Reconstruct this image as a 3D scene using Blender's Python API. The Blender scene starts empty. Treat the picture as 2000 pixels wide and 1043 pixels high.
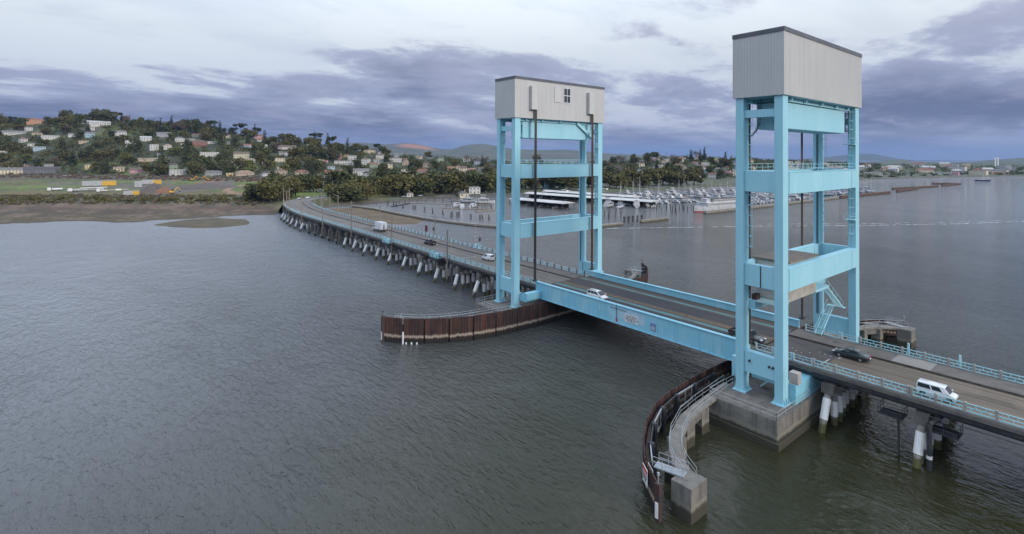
import bpy, math, random
from math import sin, cos, pi, radians, sqrt, atan2, hypot
from mathutils import Vector, Matrix

S = bpy.context.scene
COL = S.collection
R = random.Random(7)

# ------------------------------------------------------------------ camera
CAM = Vector((31.35, -73.12, 37.6))
TH = radians(38.996); PITCH = radians(0.73); ROLL = 0.00581; FPX = 1008.2
FH = Vector((-cos(TH), sin(TH), 0)); RT = Vector((sin(TH), cos(TH), 0))
fwd = FH * cos(PITCH) + Vector((0, 0, sin(PITCH)))
up0 = RT.cross(fwd)
rc = RT * cos(ROLL) + up0 * sin(ROLL)
uc = up0 * cos(ROLL) - RT * sin(ROLL)
cam = bpy.data.cameras.new('camera'); camo = bpy.data.objects.new('camera', cam); COL.objects.link(camo)
mw = Matrix.Identity(4)
for i in range(3):
    mw[i][0] = rc[i]; mw[i][1] = uc[i]; mw[i][2] = -fwd[i]; mw[i][3] = CAM[i]
camo.matrix_world = mw
cam.sensor_fit = 'HORIZONTAL'; cam.sensor_width = 36.0
cam.lens = 36.0 * FPX / 2000.0
cam.shift_y = -230.3 / 2000.0
cam.clip_start = 0.5; cam.clip_end = 20000
S.camera = camo

# ------------------------------------------------------------------ sky
SUN_AZ = Vector((0.93, 0.10, 0.0)).normalized()      # towards the sun, seen from the bridge
SUN_EL = radians(21)
SKY_A = (-50.3, -23.4, 0); SKY_B = (1.3, 9.2, 0); SKY_C = (-3.7, 14.4, 0); SKY_D = (-22, 30, 0)
w = bpy.data.worlds.new('World'); S.world = w; w.use_nodes = True
nt = w.node_tree; nt.nodes.clear()
def N(t, **k):
    n = nt.nodes.new(t)
    for a, b in k.items(): setattr(n, a, b)
    return n
def LK(a, b): nt.links.new(a, b)
def vin(sock, v):
    if isinstance(v, (int, float, tuple, list)): sock.default_value = v
    else: LK(v, sock)
def MA(op, a, b=None, c=None, clamp=False):
    n = N('ShaderNodeMath', operation=op, use_clamp=clamp)
    vin(n.inputs[0], a)
    if b is not None: vin(n.inputs[1], b)
    if c is not None: vin(n.inputs[2], c)
    return n.outputs[0]
def MR(v, a, b, c, d, smooth=True):
    n = N('ShaderNodeMapRange', interpolation_type='SMOOTHSTEP' if smooth else 'LINEAR')
    vin(n.inputs['Value'], v); vin(n.inputs['From Min'], a); vin(n.inputs['From Max'], b)
    vin(n.inputs['To Min'], c); vin(n.inputs['To Max'], d)
    return n.outputs['Result']
def MX(f, a, b):
    n = N('ShaderNodeMix', data_type='RGBA')
    vin(n.inputs[0], f)
    for s_, v in ((n.inputs[6], a), (n.inputs[7], b)):
        if isinstance(v, tuple): s_.default_value = (*v, 1)
        else: LK(v, s_)
    return n.outputs[2]
tc = N('ShaderNodeTexCoord'); sx = N('ShaderNodeSeparateXYZ'); LK(tc.outputs['Generated'], sx.inputs[0])
el = MA('MAXIMUM', sx.outputs[2], 0.0)
den = MA('ADD', el, 0.13)
cb = N('ShaderNodeCombineXYZ'); LK(MA('DIVIDE', sx.outputs[0], den), cb.inputs[0]); LK(MA('DIVIDE', sx.outputs[1], den), cb.inputs[1])
def sky_noise(scale, detail, rough, off, dist=0.0, stretch=(1, 1, 1), rot=0.0):
    mp = N('ShaderNodeMapping'); LK(cb.outputs[0], mp.inputs[0])
    mp.inputs['Location'].default_value = off; mp.inputs['Rotation'].default_value = (0, 0, rot); mp.inputs['Scale'].default_value = stretch
    n = N('ShaderNodeTexNoise'); LK(mp.outputs[0], n.inputs['Vector'])
    n.inputs['Scale'].default_value = scale; n.inputs['Detail'].default_value = detail
    n.inputs['Roughness'].default_value = rough; n.inputs['Distortion'].default_value = dist
    return n.outputs[0]
AZR = TH
big = sky_noise(0.50, 10, 0.55, SKY_A, 0.15, (1.0, 0.8, 1), AZR)
fine = sky_noise(2.1, 8, 0.62, SKY_B, 0.25, (1.0, 0.75, 1), AZR)
soft = sky_noise(0.34, 5, 0.55, SKY_C, 0.5, (1.5, 0.5, 1), AZR)
dens = MA('ADD', MA('MULTIPLY', big, 0.74), MA('MULTIPLY', fine, 0.26))
# cloud cover by height above the horizon: a deep bank low down, breaking up higher
broad = sky_noise(0.16, 2, 0.5, SKY_D, 0.0, (1, 1, 1), AZR)
thr = MA('SUBTRACT', MR(el, 0.05, 0.27, 0.435, 0.552), MA('MULTIPLY', MA('SUBTRACT', broad, 0.5), 0.38))
mask = MR(dens, MA('SUBTRACT', thr, 0.018), MA('ADD', thr, 0.036), 0.0, 1.0)
thick = MR(dens, thr, MA('ADD', thr, 0.15), 0.0, 1.0)
clear = MX(MR(el, 0.03, 0.26, 0, 1), (0.52, 0.58, 0.76), (0.85, 0.915, 0.99))
clear = MX(MR(soft, 0.44, 0.68, 0, 0.75), clear, (0.52, 0.60, 0.78))
clear = MX(MR(fine, 0.50, 0.72, 0, 0.35), clear, (0.50, 0.57, 0.74))
sky = N('ShaderNodeTexSky', sky_type='NISHITA'); sky.sun_disc = False
sky.sun_elevation = SUN_EL; sky.sun_rotation = atan2(SUN_AZ.x, SUN_AZ.y)
sky.air_density = 1.2; sky.dust_density = 2.0
vs = N('ShaderNodeVectorMath', operation='SCALE'); LK(sky.outputs[0], vs.inputs[0]); vs.inputs[3].default_value = 0.09
clear = MX(0.14, clear, vs.outputs[0])
lit = MR(el, 0.10, 0.45, 0.0, 1.0)          # cloud seen from nearer below is greyer and paler
c_thin = MX(lit, (0.37, 0.42, 0.60), (0.68, 0.71, 0.77)); c_thick = MX(lit, (0.142, 0.182, 0.318), (0.44, 0.48, 0.56))
cloud = MX(thick, c_thin, c_thick)
cloud = MX(MR(fine, 0.46, 0.70, 0, 0.55), cloud, MX(lit, (0.40, 0.42, 0.60), (0.66, 0.68, 0.74)))
col = MX(MA('MULTIPLY', mask, 0.95), clear, cloud)
# the air near the horizon
col = MX(MR(el, 0.0, 0.075, 0.92, 0.0), col, (0.225, 0.282, 0.455))
# an overcast dome is brighter overhead than at the horizon
vm = N('ShaderNodeVectorMath', operation='SCALE'); LK(col, vm.inputs[0]); LK(MR(el, 0.20, 0.55, 1.0, 1.75, False), vm.inputs[3])
vt = N('ShaderNodeVectorMath', operation='MULTIPLY'); LK(vm.outputs[0], vt.inputs[0]); tint = MX(MR(el, 0.2, 0.6, 0, 1), (1.0, 1.0, 1.0), (0.91, 0.975, 1.06)); LK(tint, vt.inputs[1])   # thinner, bluer cloud overhead
col = vt.outputs[0]
bg = N('ShaderNodeBackground'); LK(col, bg.inputs[0]); bg.inputs[1].default_value = 1.0
wo = N('ShaderNodeOutputWorld'); LK(bg.outputs[0], wo.inputs[0])

# ------------------------------------------------------------------ sun (soft, through cloud) and exposure
sl = bpy.data.lights.new('sun', 'SUN'); sl.energy = 2.2; sl.angle = radians(14); sl.color = (1.0, 0.885, 0.76)
so = bpy.data.objects.new('sun', sl); COL.objects.link(so)
sd = SUN_AZ * cos(SUN_EL) + Vector((0, 0, sin(SUN_EL)))
so.rotation_euler = sd.to_track_quat('Z', 'Y').to_euler()
so.location = (0, 0, 200)
S.view_settings.view_transform = 'Standard'; S.view_settings.look = 'None'
S.view_settings.exposure = 0.0; S.view_settings.gamma = 1.0; S.view_settings.use_curve_mapping = False
S.render.engine = 'CYCLES'
S.cycles.max_bounces = 5; S.cycles.diffuse_bounces = 2; S.cycles.glossy_bounces = 3; S.cycles.volume_bounces = 0

# ------------------------------------------------------------------ helpers
def setp(o, label=None, cat=None, group=None, kind=None):
    if label: o['label'] = label
    if cat: o['category'] = cat
    if group: o['group'] = group
    if kind: o['kind'] = kind
    return o
def thing(name, label, cat, loc=(0, 0, 0), rz=0.0, group=None, kind=None):
    o = bpy.data.objects.new(name, None); COL.objects.link(o)
    o.empty_display_size = 0.5
    o.location = loc; o.rotation_euler = (0, 0, rz)
    return setp(o, label, cat, group, kind)
def link(name, me, parent=None, loc=None, rz=None, mat=None):
    o = bpy.data.objects.new(name, me); COL.objects.link(o)
    if parent: o.parent = parent
    if loc is not None: o.location = loc
    if rz is not None: o.rotation_euler = (0, 0, rz)
    return o
def copy_tree(o, parent=None):
    c = o.copy(); COL.objects.link(c); c.parent = parent
    for ch in list(o.children): copy_tree(ch, c)
    return c

class MB:
    """collects simple solids; build() makes one mesh object of them"""
    def __init__(s): s.v = []; s.f = []; s.m = []; s.cur = 0; s.sm = False; s.s = []
    def add(s, vs, fs):
        b = len(s.v); s.v += [tuple(p) for p in vs]
        for f in fs: s.f.append([b + i for i in f]); s.m.append(s.cur); s.s.append(s.sm)
        return s
    def box(s, x0, x1, y0, y1, z0, z1):
        vs = [(x0,y0,z0),(x1,y0,z0),(x1,y1,z0),(x0,y1,z0),(x0,y0,z1),(x1,y0,z1),(x1,y1,z1),(x0,y1,z1)]
        return s.add(vs, [(0,3,2,1),(4,5,6,7),(0,1,5,4),(1,2,6,5),(2,3,7,6),(3,0,4,7)])
    def bar(s, p, q, w, h, up=(0,0,1)):
        p = Vector(p); q = Vector(q); d = (q - p)
        if d.length < 1e-6: return s
        d.normalize(); u = Vector(up)
        if abs(d.dot(u)) > 0.98: u = Vector((1,0,0))
        a = d.cross(u).normalized() * (w / 2); b = a.cross(d).normalized() * (h / 2)
        vs = [p-a-b, p+a-b, p+a+b, p-a+b, q-a-b, q+a-b, q+a+b, q-a+b]
        return s.add(vs, [(0,1,2,3),(7,6,5,4),(0,4,5,1),(1,5,6,2),(2,6,7,3),(3,7,4,0)])
    def tube(s, p, q, r, n=8, r2=None, cap=True):
        p = Vector(p); q = Vector(q); r2 = r if r2 is None else r2
        d = (q - p).normalized(); u = Vector((0,0,1)) if abs(d.z) < 0.95 else Vector((1,0,0))
        a = d.cross(u).normalized(); b = a.cross(d)
        vs = []
        for c, rr in ((p, r), (q, r2)):
            for i in range(n):
                t = 2*pi*i/n; vs.append(c + a*cos(t)*rr + b*sin(t)*rr)
        fs = [(i, (i+1) % n, n+(i+1) % n, n+i) for i in range(n)]
        if cap: fs += [tuple(range(n-1, -1, -1)), tuple(range(n, 2*n))]
        return s.add(vs, fs)
    def prism(s, poly, z0, z1):
        n = len(poly); vs = [(x, y, z0) for x, y in poly] + [(x, y, z1) for x, y in poly]
        return s.add(vs, [tuple(range(n-1, -1, -1)), tuple(range(n, 2*n))] + [(i, (i+1) % n, n+(i+1) % n, n+i) for i in range(n)])
    def strip(s, left, right, z0, z1):
        """solid ribbon between two polylines (x,y) - a deck along a path; z0, z1 numbers or lists"""
        n = len(left); g = lambda z, i: z[i] if isinstance(z, (list, tuple)) else z
        vs = []
        for i in range(n):
            l, r = left[i], right[i]
            vs += [(l[0],l[1],g(z0,i)),(r[0],r[1],g(z0,i)),(r[0],r[1],g(z1,i)),(l[0],l[1],g(z1,i))]
        fs = []
        for i in range(n-1):
            a = 4*i; b = a+4
            fs += [(a,b,b+1,a+1),(a+1,b+1,b+2,a+2),(a+2,b+2,b+3,a+3),(a+3,b+3,b,a)]
        fs += [(0,1,2,3),(4*n-1,4*n-2,4*n-3,4*n-4)]
        return s.add(vs, fs)
    def sheet(s, left, right, z):
        n = len(left); g = lambda i: z[i] if isinstance(z, (list, tuple)) else z
        vs = []
        for i in range(n): vs += [(left[i][0],left[i][1],g(i)),(right[i][0],right[i][1],g(i))]
        return s.add(vs, [(2*i,2*i+2,2*i+3,2*i+1) for i in range(n-1)])
    def quad(s, a, b, c, d): return s.add([a,b,c,d], [(0,1,2,3)])
    def mesh(s, name, mats=None):
        me = bpy.data.meshes.new(name); me.from_pydata(s.v, [], s.f)
        if mats:
            for m in (mats if isinstance(mats, (list, tuple)) else [mats]): me.materials.append(m)
            if any(s.m): me.polygons.foreach_set('material_index', s.m)
        if any(s.s): me.polygons.foreach_set('use_smooth', s.s)
        me.update(); return me
    def build(s, name, mats=None, parent=None, world=True):
        if parent is not None and world:
            L = parent.location
            if parent.parent is not None: L = L + parent.parent.location
            s.v = [(x-L.x, y-L.y, z-L.z) for x, y, z in s.v]
        return link(name, s.mesh(name, mats), parent)

def bevel(o, wdt, seg=2):
    m = o.modifiers.new('bevel', 'BEVEL'); m.width = wdt; m.segments = seg; m.limit_method = 'ANGLE'; m.angle_limit = radians(35)
    return o

# ------------------------------------------------------------------ materials
def newmat(name):
    m = bpy.data.materials.new(name); m.use_nodes = True
    t = m.node_tree; b = t.nodes['Principled BSDF']
    return m, t, b
def node(t, typ, **k):
    n = t.nodes.new(typ)
    for a, c in k.items(): setattr(n, a, c)
    return n
def c4(c): return (c[0], c[1], c[2], 1)
def noise(t, scale, detail=4, rough=0.6, stretch=(1,1,1), off=(0,0,0), dist=0.0):
    g = node(t, 'ShaderNodeNewGeometry'); mp = node(t, 'ShaderNodeMapping')
    t.links.new(g.outputs['Position'], mp.inputs[0]); mp.inputs['Scale'].default_value = stretch; mp.inputs['Location'].default_value = off
    n = node(t, 'ShaderNodeTexNoise'); t.links.new(mp.outputs[0], n.inputs['Vector'])
    n.inputs['Scale'].default_value = scale; n.inputs['Detail'].default_value = detail; n.inputs['Roughness'].default_value = rough
    n.inputs['Distortion'].default_value = dist
    return n.outputs[0]
def ramp(t, v, a, b, lo=0.0, hi=1.0):
    n = node(t, 'ShaderNodeMapRange', interpolation_type='SMOOTHSTEP')
    t.links.new(v, n.inputs['Value'])
    n.inputs['From Min'].default_value = a; n.inputs['From Max'].default_value = b
    n.inputs['To Min'].default_value = lo; n.inputs['To Max'].default_value = hi
    return n.outputs[0]
def mixc(t, f, a, b):
    n = node(t, 'ShaderNodeMix', data_type='RGBA')
    if isinstance(f, float): n.inputs[0].default_value = f
    else: t.links.new(f, n.inputs[0])
    for s_, v in ((n.inputs[6], a), (n.inputs[7], b)):
        if isinstance(v, tuple): s_.default_value = c4(v)
        else: t.links.new(v, s_)
    return n.outputs[2]
def mth(t, op, a, b):
    n = node(t, 'ShaderNodeMath', operation=op)
    for i, v in enumerate((a, b)):
        if isinstance(v, (int, float)): n.inputs[i].default_value = v
        else: t.links.new(v, n.inputs[i])
    return n.outputs[0]
def bump(t, b, h, strength, dist):
    n = node(t, 'ShaderNodeBump'); n.inputs['Strength'].default_value = strength; n.inputs['Distance'].default_value = dist
    t.links.new(h, n.inputs['Height']); t.links.new(n.outputs[0], b.inputs['Normal'])
def posz(t):
    g = node(t, 'ShaderNodeNewGeometry'); s = node(t, 'ShaderNodeSeparateXYZ'); t.links.new(g.outputs['Position'], s.inputs[0]); return s.outputs[2]
def plain(name, c, rough=0.6, metal=0.0, c2=None, scale=1.0, lo=0.4, hi=0.65, stretch=(1,1,1), bmp=0.0, bscale=None, spec=0.5, detail=5):
    m, t, b = newmat(name)
    b.inputs['Base Color'].default_value = c4(c); b.inputs['Roughness'].default_value = rough; b.inputs['Metallic'].default_value = metal
    b.inputs['Specular IOR Level'].default_value = spec
    if c2 is not None:
        n = noise(t, scale, detail, 0.62, stretch)
        t.links.new(mixc(t, ramp(t, n, lo, hi), c, c2), b.inputs['Base Color'])
    if bmp:
        bump(t, b, noise(t, bscale or scale*4, 4), bmp, 0.05)
    return m
def streaked(name, base, dirt, light, rough=0.45, amt=0.5, spec=0.4):
    """painted steel: vertical weather streaks, chalky patches, a little grime"""
    m, t, b = newmat(name)
    s1 = ramp(t, noise(t, 1.0, 6, 0.65, (2.2, 2.2, 0.12)), 0.48, 0.72)
    s2 = ramp(t, noise(t, 0.23, 5, 0.6, (1, 1, 0.6), (5, 3, 1)), 0.42, 0.66)
    s3 = ramp(t, noise(t, 3.2, 6, 0.7, (1, 1, 0.3), (9, 1, 4)), 0.62, 0.72)
    c = mixc(t, mth(t, 'MULTIPLY', s2, amt), base, light)
    c = mixc(t, mth(t, 'MULTIPLY', s1, amt), c, tuple(x*0.5 + y*0.5 for x, y in zip(base, dirt)))
    c = mixc(t, mth(t, 'MULTIPLY', s3, amt*0.7), c, dirt)
    s4 = ramp(t, noise(t, 1.7, 7, 0.75, (1.4, 1.4, 0.16), (2, 7, 3)), 0.66, 0.74)
    c = mixc(t, mth(t, 'MULTIPLY', s4, amt*0.8), c, (0.17, 0.12, 0.09))
    t.links.new(c, b.inputs['Base Color']); b.inputs['Roughness'].default_value = rough; b.inputs['Specular IOR Level'].default_value = spec
    return m
def tidal(name, base, base2, wetc, bandc, z_wet, z_band, band_w, rough=0.85, streak=None, scale=0.6, bmp=0.4):
    """surface standing in tidal water: pale barnacle line and wet growth below it"""
    m, t, b = newmat(name)
    n1 = noise(t, scale, 6, 0.65); c = mixc(t, ramp(t, n1, 0.35, 0.65), base, base2)
    if streak:
        s = ramp(t, noise(t, 1.0, 6, 0.7, (1.6, 1.6, 0.07)), 0.45, 0.68)
        c = mixc(t, mth(t, 'MULTIPLY', s, 0.75), c, streak)
    z = mth(t, 'ADD', posz(t), mth(t, 'MULTIPLY', mth(t, 'SUBTRACT', noise(t, 1.3, 5, 0.7, (1, 1, 0.25)), 0.5), 0.9))
    up = ramp(t, z, z_band, z_band + band_w); dn = ramp(t, z, z_band + band_w*1.1, z_band + band_w*2.2)
    c2 = mixc(t, mth(t, 'MULTIPLY', mth(t, 'SUBTRACT', up, dn), 0.85), c, bandc)
    wet = ramp(t, z, z_wet - 0.15, z_wet + 0.25)
    c3 = mixc(t, wet, wetc, c2)
    t.links.new(c3, b.inputs['Base Color']); b.inputs['Roughness'].default_value = rough
    bump(t, b, noise(t, 5.0, 5), bmp, 0.04)
    return m

M = {}
M['blue'] = streaked('turquoise_paint', (0.285, 0.56, 0.665), (0.15, 0.36, 0.47), (0.37, 0.62, 0.72), 0.5, 0.42)
M['blue_girder'] = streaked('turquoise_girder_paint', (0.22, 0.51, 0.64), (0.15, 0.31, 0.38), (0.38, 0.59, 0.69), 0.5, 0.65)
M['blue_dull'] = streaked('faded_turquoise', (0.30, 0.55, 0.60), (0.2, 0.3, 0.32), (0.45, 0.60, 0.63), 0.6, 0.6)
M['rail'] = plain('rail_turquoise', (0.30, 0.60, 0.68), 0.5, c2=(0.44, 0.66, 0.71), scale=1.2)
M['rail_pale'] = plain('rail_pale_blue', (0.36, 0.60, 0.68), 0.5, c2=(0.5, 0.62, 0.66), scale=1.0)
M['siding'] = streaked('grey_siding', (0.47, 0.475, 0.475), (0.32, 0.32, 0.32), (0.53, 0.53, 0.525), 0.55, 0.4)
M['trim'] = plain('dark_roof_trim', (0.075, 0.085, 0.105), 0.5, c2=(0.10, 0.11, 0.13), scale=0.5)
M['roof'] = plain('tar_roof', (0.12, 0.11, 0.10), 0.9, c2=(0.17, 0.14, 0.12), scale=0.5)
M['rope'] = plain('greased_rope', (0.018, 0.017, 0.02), 0.55, c2=(0.035, 0.03, 0.035), scale=2)
M['rope_red'] = plain('rusty_rope', (0.05, 0.022, 0.02), 0.6, c2=(0.03, 0.02, 0.02), scale=1, stretch=(1, 1, 0.2))
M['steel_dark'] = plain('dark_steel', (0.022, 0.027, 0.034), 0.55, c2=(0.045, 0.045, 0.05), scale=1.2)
M['galv'] = plain('galvanised_rail', (0.40, 0.43, 0.45), 0.45, 0.4, c2=(0.30, 0.32, 0.34), scale=2)
M['concrete'] = plain('concrete', (0.20, 0.19, 0.176), 0.9, c2=(0.14, 0.13, 0.12), scale=0.7, bmp=0.25)
M['concrete_lt'] = plain('pale_concrete', (0.36, 0.35, 0.33), 0.9, c2=(0.27, 0.26, 0.245), scale=0.8, bmp=0.2)
M['concrete_dk'] = plain('weathered_concrete', (0.14, 0.13, 0.118), 0.9, c2=(0.095, 0.088, 0.084), scale=0.8, bmp=0.3)
M['pier'] = tidal('tidal_concrete', (0.19, 0.18, 0.162), (0.125, 0.118, 0.108), (0.045, 0.042, 0.028), (0.20, 0.19, 0.15), 1.15, 1.2, 0.35, streak=(0.075, 0.072, 0.07))
M['pile'] = tidal('tidal_pile', (0.25, 0.24, 0.22), (0.17, 0.165, 0.155), (0.075, 0.075, 0.028), (0.22, 0.22, 0.18), 1.0, 1.2, 0.3, scale=1.2)
M['pile_dark'] = tidal('dark_tidal_pile', (0.14, 0.13, 0.12), (0.09, 0.085, 0.08), (0.035, 0.035, 0.022), (0.13, 0.13, 0.11), 1.0, 1.2, 0.3, scale=1.2)
M['jacket'] = plain('white_pile_jacket', (0.70, 0.70, 0.70), 0.6, c2=(0.45, 0.44, 0.43), scale=0.8, lo=0.52, hi=0.75, stretch=(1, 1, 0.5))
M['sheet'] = tidal('rusty_sheet_pile', (0.040, 0.019, 0.017), (0.017, 0.011, 0.012), (0.011, 0.010, 0.010), (0.34, 0.29, 0.24), 0.85, 0.95, 0.42, streak=(0.10, 0.040, 0.026), rough=0.8)
M['rust'] = plain('rusty_steel', (0.055, 0.030, 0.026), 0.75, c2=(0.03, 0.026, 0.027), scale=1.2, bmp=0.2)
M['glass'] = plain('dark_glass', (0.03, 0.04, 0.05), 0.08)
M['white'] = plain('white_paint', (0.72, 0.73, 0.74), 0.5, c2=(0.60, 0.61, 0.62), scale=0.7)
M['cream'] = plain('cream_panel', (0.56, 0.55, 0.50), 0.6, c2=(0.46, 0.45, 0.41), scale=0.6)
M['red'] = plain('red_paint', (0.45, 0.05, 0.04), 0.5)
M['yellow'] = plain('road_yellow', (0.30, 0.20, 0.075), 0.85, c2=(0.12, 0.095, 0.065), scale=1.5, lo=0.42, hi=0.6)
M['roadwhite'] = plain('road_white', (0.42, 0.41, 0.40), 0.85, c2=(0.2, 0.19, 0.18), scale=1.5, lo=0.5, hi=0.65)
M['wood'] = plain('weathered_wood', (0.24, 0.21, 0.18), 0.9, c2=(0.16, 0.14, 0.12), scale=2, stretch=(1, 1, 0.2))
M['wood_dark'] = plain('dark_piling_wood', (0.035, 0.032, 0.03), 0.9, c2=(0.06, 0.055, 0.05), scale=2)
def road_mat(name, a, b_, tr, patch):
    m, t, b = newmat(name)
    c = mixc(t, ramp(t, noise(t, 0.35, 6, 0.65, (0.25, 1, 1)), 0.38, 0.64), a, b_)
    c = mixc(t, mth(t, 'MULTIPLY', ramp(t, noise(t, 0.9, 4, 0.6, (0.02, 1.0, 1)), 0.47, 0.66), 0.75), c, tr)
    c = mixc(t, mth(t, 'MULTIPLY', ramp(t, noise(t, 0.12, 3, 0.5, (1, 1, 1), (3, 3, 3)), 0.52, 0.56), 0.5), c, patch)
    c = mixc(t, ramp(t, noise(t, 9.0, 4, 0.7), 0.62, 0.8, 0, 0.3), c, (0.06, 0.055, 0.05))
    t.links.new(c, b.inputs['Base Color']); b.inputs['Roughness'].default_value = 0.88
    bump(t, b, noise(t, 14, 3), 0.2, 0.02)
    return m
M['road'] = road_mat('worn_road', (0.168, 0.134, 0.103), (0.132, 0.107, 0.086), (0.076, 0.062, 0.052), (0.180, 0.148, 0.118))
M['road_far'] = road_mat('worn_grey_road', (0.150, 0.137, 0.124), (0.125, 0.114, 0.105), (0.085, 0.078, 0.072), (0.165, 0.152, 0.14))
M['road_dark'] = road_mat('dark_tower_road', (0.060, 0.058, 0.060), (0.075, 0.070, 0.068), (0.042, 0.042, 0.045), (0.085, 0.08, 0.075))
M['deck_grid'] = road_mat('brown_grid_deck', (0.082, 0.064, 0.052), (0.105, 0.080, 0.062), (0.052, 0.046, 0.044), (0.09, 0.072, 0.058))
M['deck_lane'] = road_mat('dark_lane_deck', (0.036, 0.036, 0.042), (0.048, 0.045, 0.047), (0.026, 0.027, 0.033), (0.05, 0.045, 0.043))
M['teal_strip'] = plain('worn_teal_paint', (0.085, 0.20, 0.205), 0.8, c2=(0.075, 0.085, 0.085), scale=0.8, lo=0.42, hi=0.68, stretch=(0.2, 1, 1))
M['seam'] = plain('road_seam', (0.040, 0.034, 0.03), 0.9, c2=(0.10, 0.085, 0.072), scale=1.0, lo=0.58, hi=0.72, stretch=(0.3, 1, 1))
M['walk'] = plain('sidewalk_concrete', (0.135, 0.123, 0.113), 0.9, c2=(0.10, 0.09, 0.083), scale=0.5, bmp=0.1)
M['walk_lt'] = plain('sidewalk_patch', (0.25, 0.235, 0.22), 0.9, c2=(0.21, 0.2, 0.19), scale=0.8)
M['kerb_face'] = plain('grimy_kerb', (0.055, 0.048, 0.044), 0.9, c2=(0.09, 0.08, 0.07), scale=1.0)
# ------------------------------------------------------------------ water
def water():
    m, t, b = newmat('river_water')
    g = node(t, 'ShaderNodeNewGeometry')
    def nz(scale, stretch, detail, rough, rot, off=(0, 0, 0), dist=0.0, out=0):
        mp = node(t, 'ShaderNodeMapping'); t.links.new(g.outputs['Position'], mp.inputs[0])
        mp.inputs['Rotation'].default_value = (0, 0, rot); mp.inputs['Scale'].default_value = stretch; mp.inputs['Location'].default_value = off
        n = node(t, 'ShaderNodeTexNoise'); t.links.new(mp.outputs[0], n.inputs['Vector'])
        n.inputs['Scale'].default_value = scale; n.inputs['Detail'].default_value = detail
        n.inputs['Roughness'].default_value = rough; n.inputs['Distortion'].default_value = dist
        return n.outputs[out]
    def vmath(op, a, b_):
        n = node(t, 'ShaderNodeVectorMath', operation=op)
        for i, v in enumerate((a, b_)):
            if isinstance(v, tuple): n.inputs[i].default_value = v
            else: t.links.new(v, n.inputs[i])
        return n.outputs[0]
    def vscale(a, k):
        n = node(t, 'ShaderNodeVectorMath', operation='SCALE'); t.links.new(a, n.inputs[0])
        if isinstance(k, (int, float)): n.inputs[3].default_value = k
        else: t.links.new(k, n.inputs[3])
        return n.outputs[0]
    rot = -(pi/2 - TH) + 0.10          # crests lie square to the wind
    # wind ripples, chop and slow swirls
    a1 = nz(1.15, (0.32, 1.0, 1), 3, 0.62, rot, dist=0.45); a2 = nz(2.2, (0.40, 1.0, 1), 3, 0.6, rot + 0.22, (3, 1, 0), 0.4)
    w3 = nz(0.15, (0.7, 1.0, 1), 3, 0.55, rot - 0.3, (8, 2, 0), 0.9)
    # the wind chop is weaker in the lee of the tower pier and in drifting slicks
    vd = node(t, 'ShaderNodeVectorMath', operation='DISTANCE'); t.links.new(g.outputs['Position'], vd.inputs[0]); vd.inputs[1].default_value = (14, -14, 0)
    lee = ramp(t, mth(t, 'ADD', vd.outputs['Value'], mth(t, 'MULTIPLY', mth(t, 'SUBTRACT', nz(0.045, (1, 1, 1), 4, 0.6, 0, (4, 4, 0), 1.0), 0.5), 55)), 14, 62, 0.30, 1.0)
    patch = ramp(t, nz(0.013, (0.6, 1.5, 1), 5, 0.6, rot, (2.5, 7, 0), 1.0), 0.36, 0.62, 0.7, 1.15)
    h = mth(t, 'ADD', mth(t, 'MULTIPLY', a1, 0.66), mth(t, 'MULTIPLY', a2, 0.32))
    h = mth(t, 'ADD', mth(t, 'MULTIPLY', h, mth(t, 'MULTIPLY', lee, patch)), mth(t, 'MULTIPLY', w3, 0.6))
    bn = node(t, 'ShaderNodeBump'); bn.inputs['Strength'].default_value = 0.85; bn.inputs['Distance'].default_value = 1.0
    t.links.new(h, bn.inputs['Height']); t.links.new(bn.outputs[0], b.inputs['Normal'])
    c = mixc(t, ramp(t, nz(0.02, (1, 1, 1), 4, 0.6, 0, (1, 9, 0), 0.5), 0.35, 0.65), (0.026, 0.030, 0.024), (0.034, 0.037, 0.031))
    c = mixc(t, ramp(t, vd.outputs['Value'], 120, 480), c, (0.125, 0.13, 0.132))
    silty = ramp(t, mth(t, 'ADD', vd.outputs['Value'], mth(t, 'MULTIPLY', mth(t, 'SUBTRACT', nz(0.03, (1, 1, 1), 4, 0.6, 0, (9, 4, 0), 1.0), 0.5), 60)), 30, 105)
    c = mixc(t, silty, (0.024, 0.025, 0.010), c)
    # silvery sky reflection painted into the body colour off the mud flats
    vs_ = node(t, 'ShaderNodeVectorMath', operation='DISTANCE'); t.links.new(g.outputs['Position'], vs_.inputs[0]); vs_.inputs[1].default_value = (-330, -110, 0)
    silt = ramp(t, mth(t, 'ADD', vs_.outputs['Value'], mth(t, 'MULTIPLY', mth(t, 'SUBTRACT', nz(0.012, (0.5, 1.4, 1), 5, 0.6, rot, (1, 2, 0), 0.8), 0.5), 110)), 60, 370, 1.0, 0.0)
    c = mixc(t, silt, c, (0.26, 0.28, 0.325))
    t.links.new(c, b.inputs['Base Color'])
    b.inputs['Roughness'].default_value = 0.06; b.inputs['IOR'].default_value = 1.333
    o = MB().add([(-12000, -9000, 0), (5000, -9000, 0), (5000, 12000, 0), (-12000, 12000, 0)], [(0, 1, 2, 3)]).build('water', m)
    setp(o, kind='structure')
water()

# ------------------------------------------------------------------ levels of the bridge
ZD = 7.5            # road
ZR = 8.8            # rail top
YN, YF = 7.15, 22.7 # near and far rail lines
YK = 18.3           # kerb of the walkway
ZP = 3.6            # pier top

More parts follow.
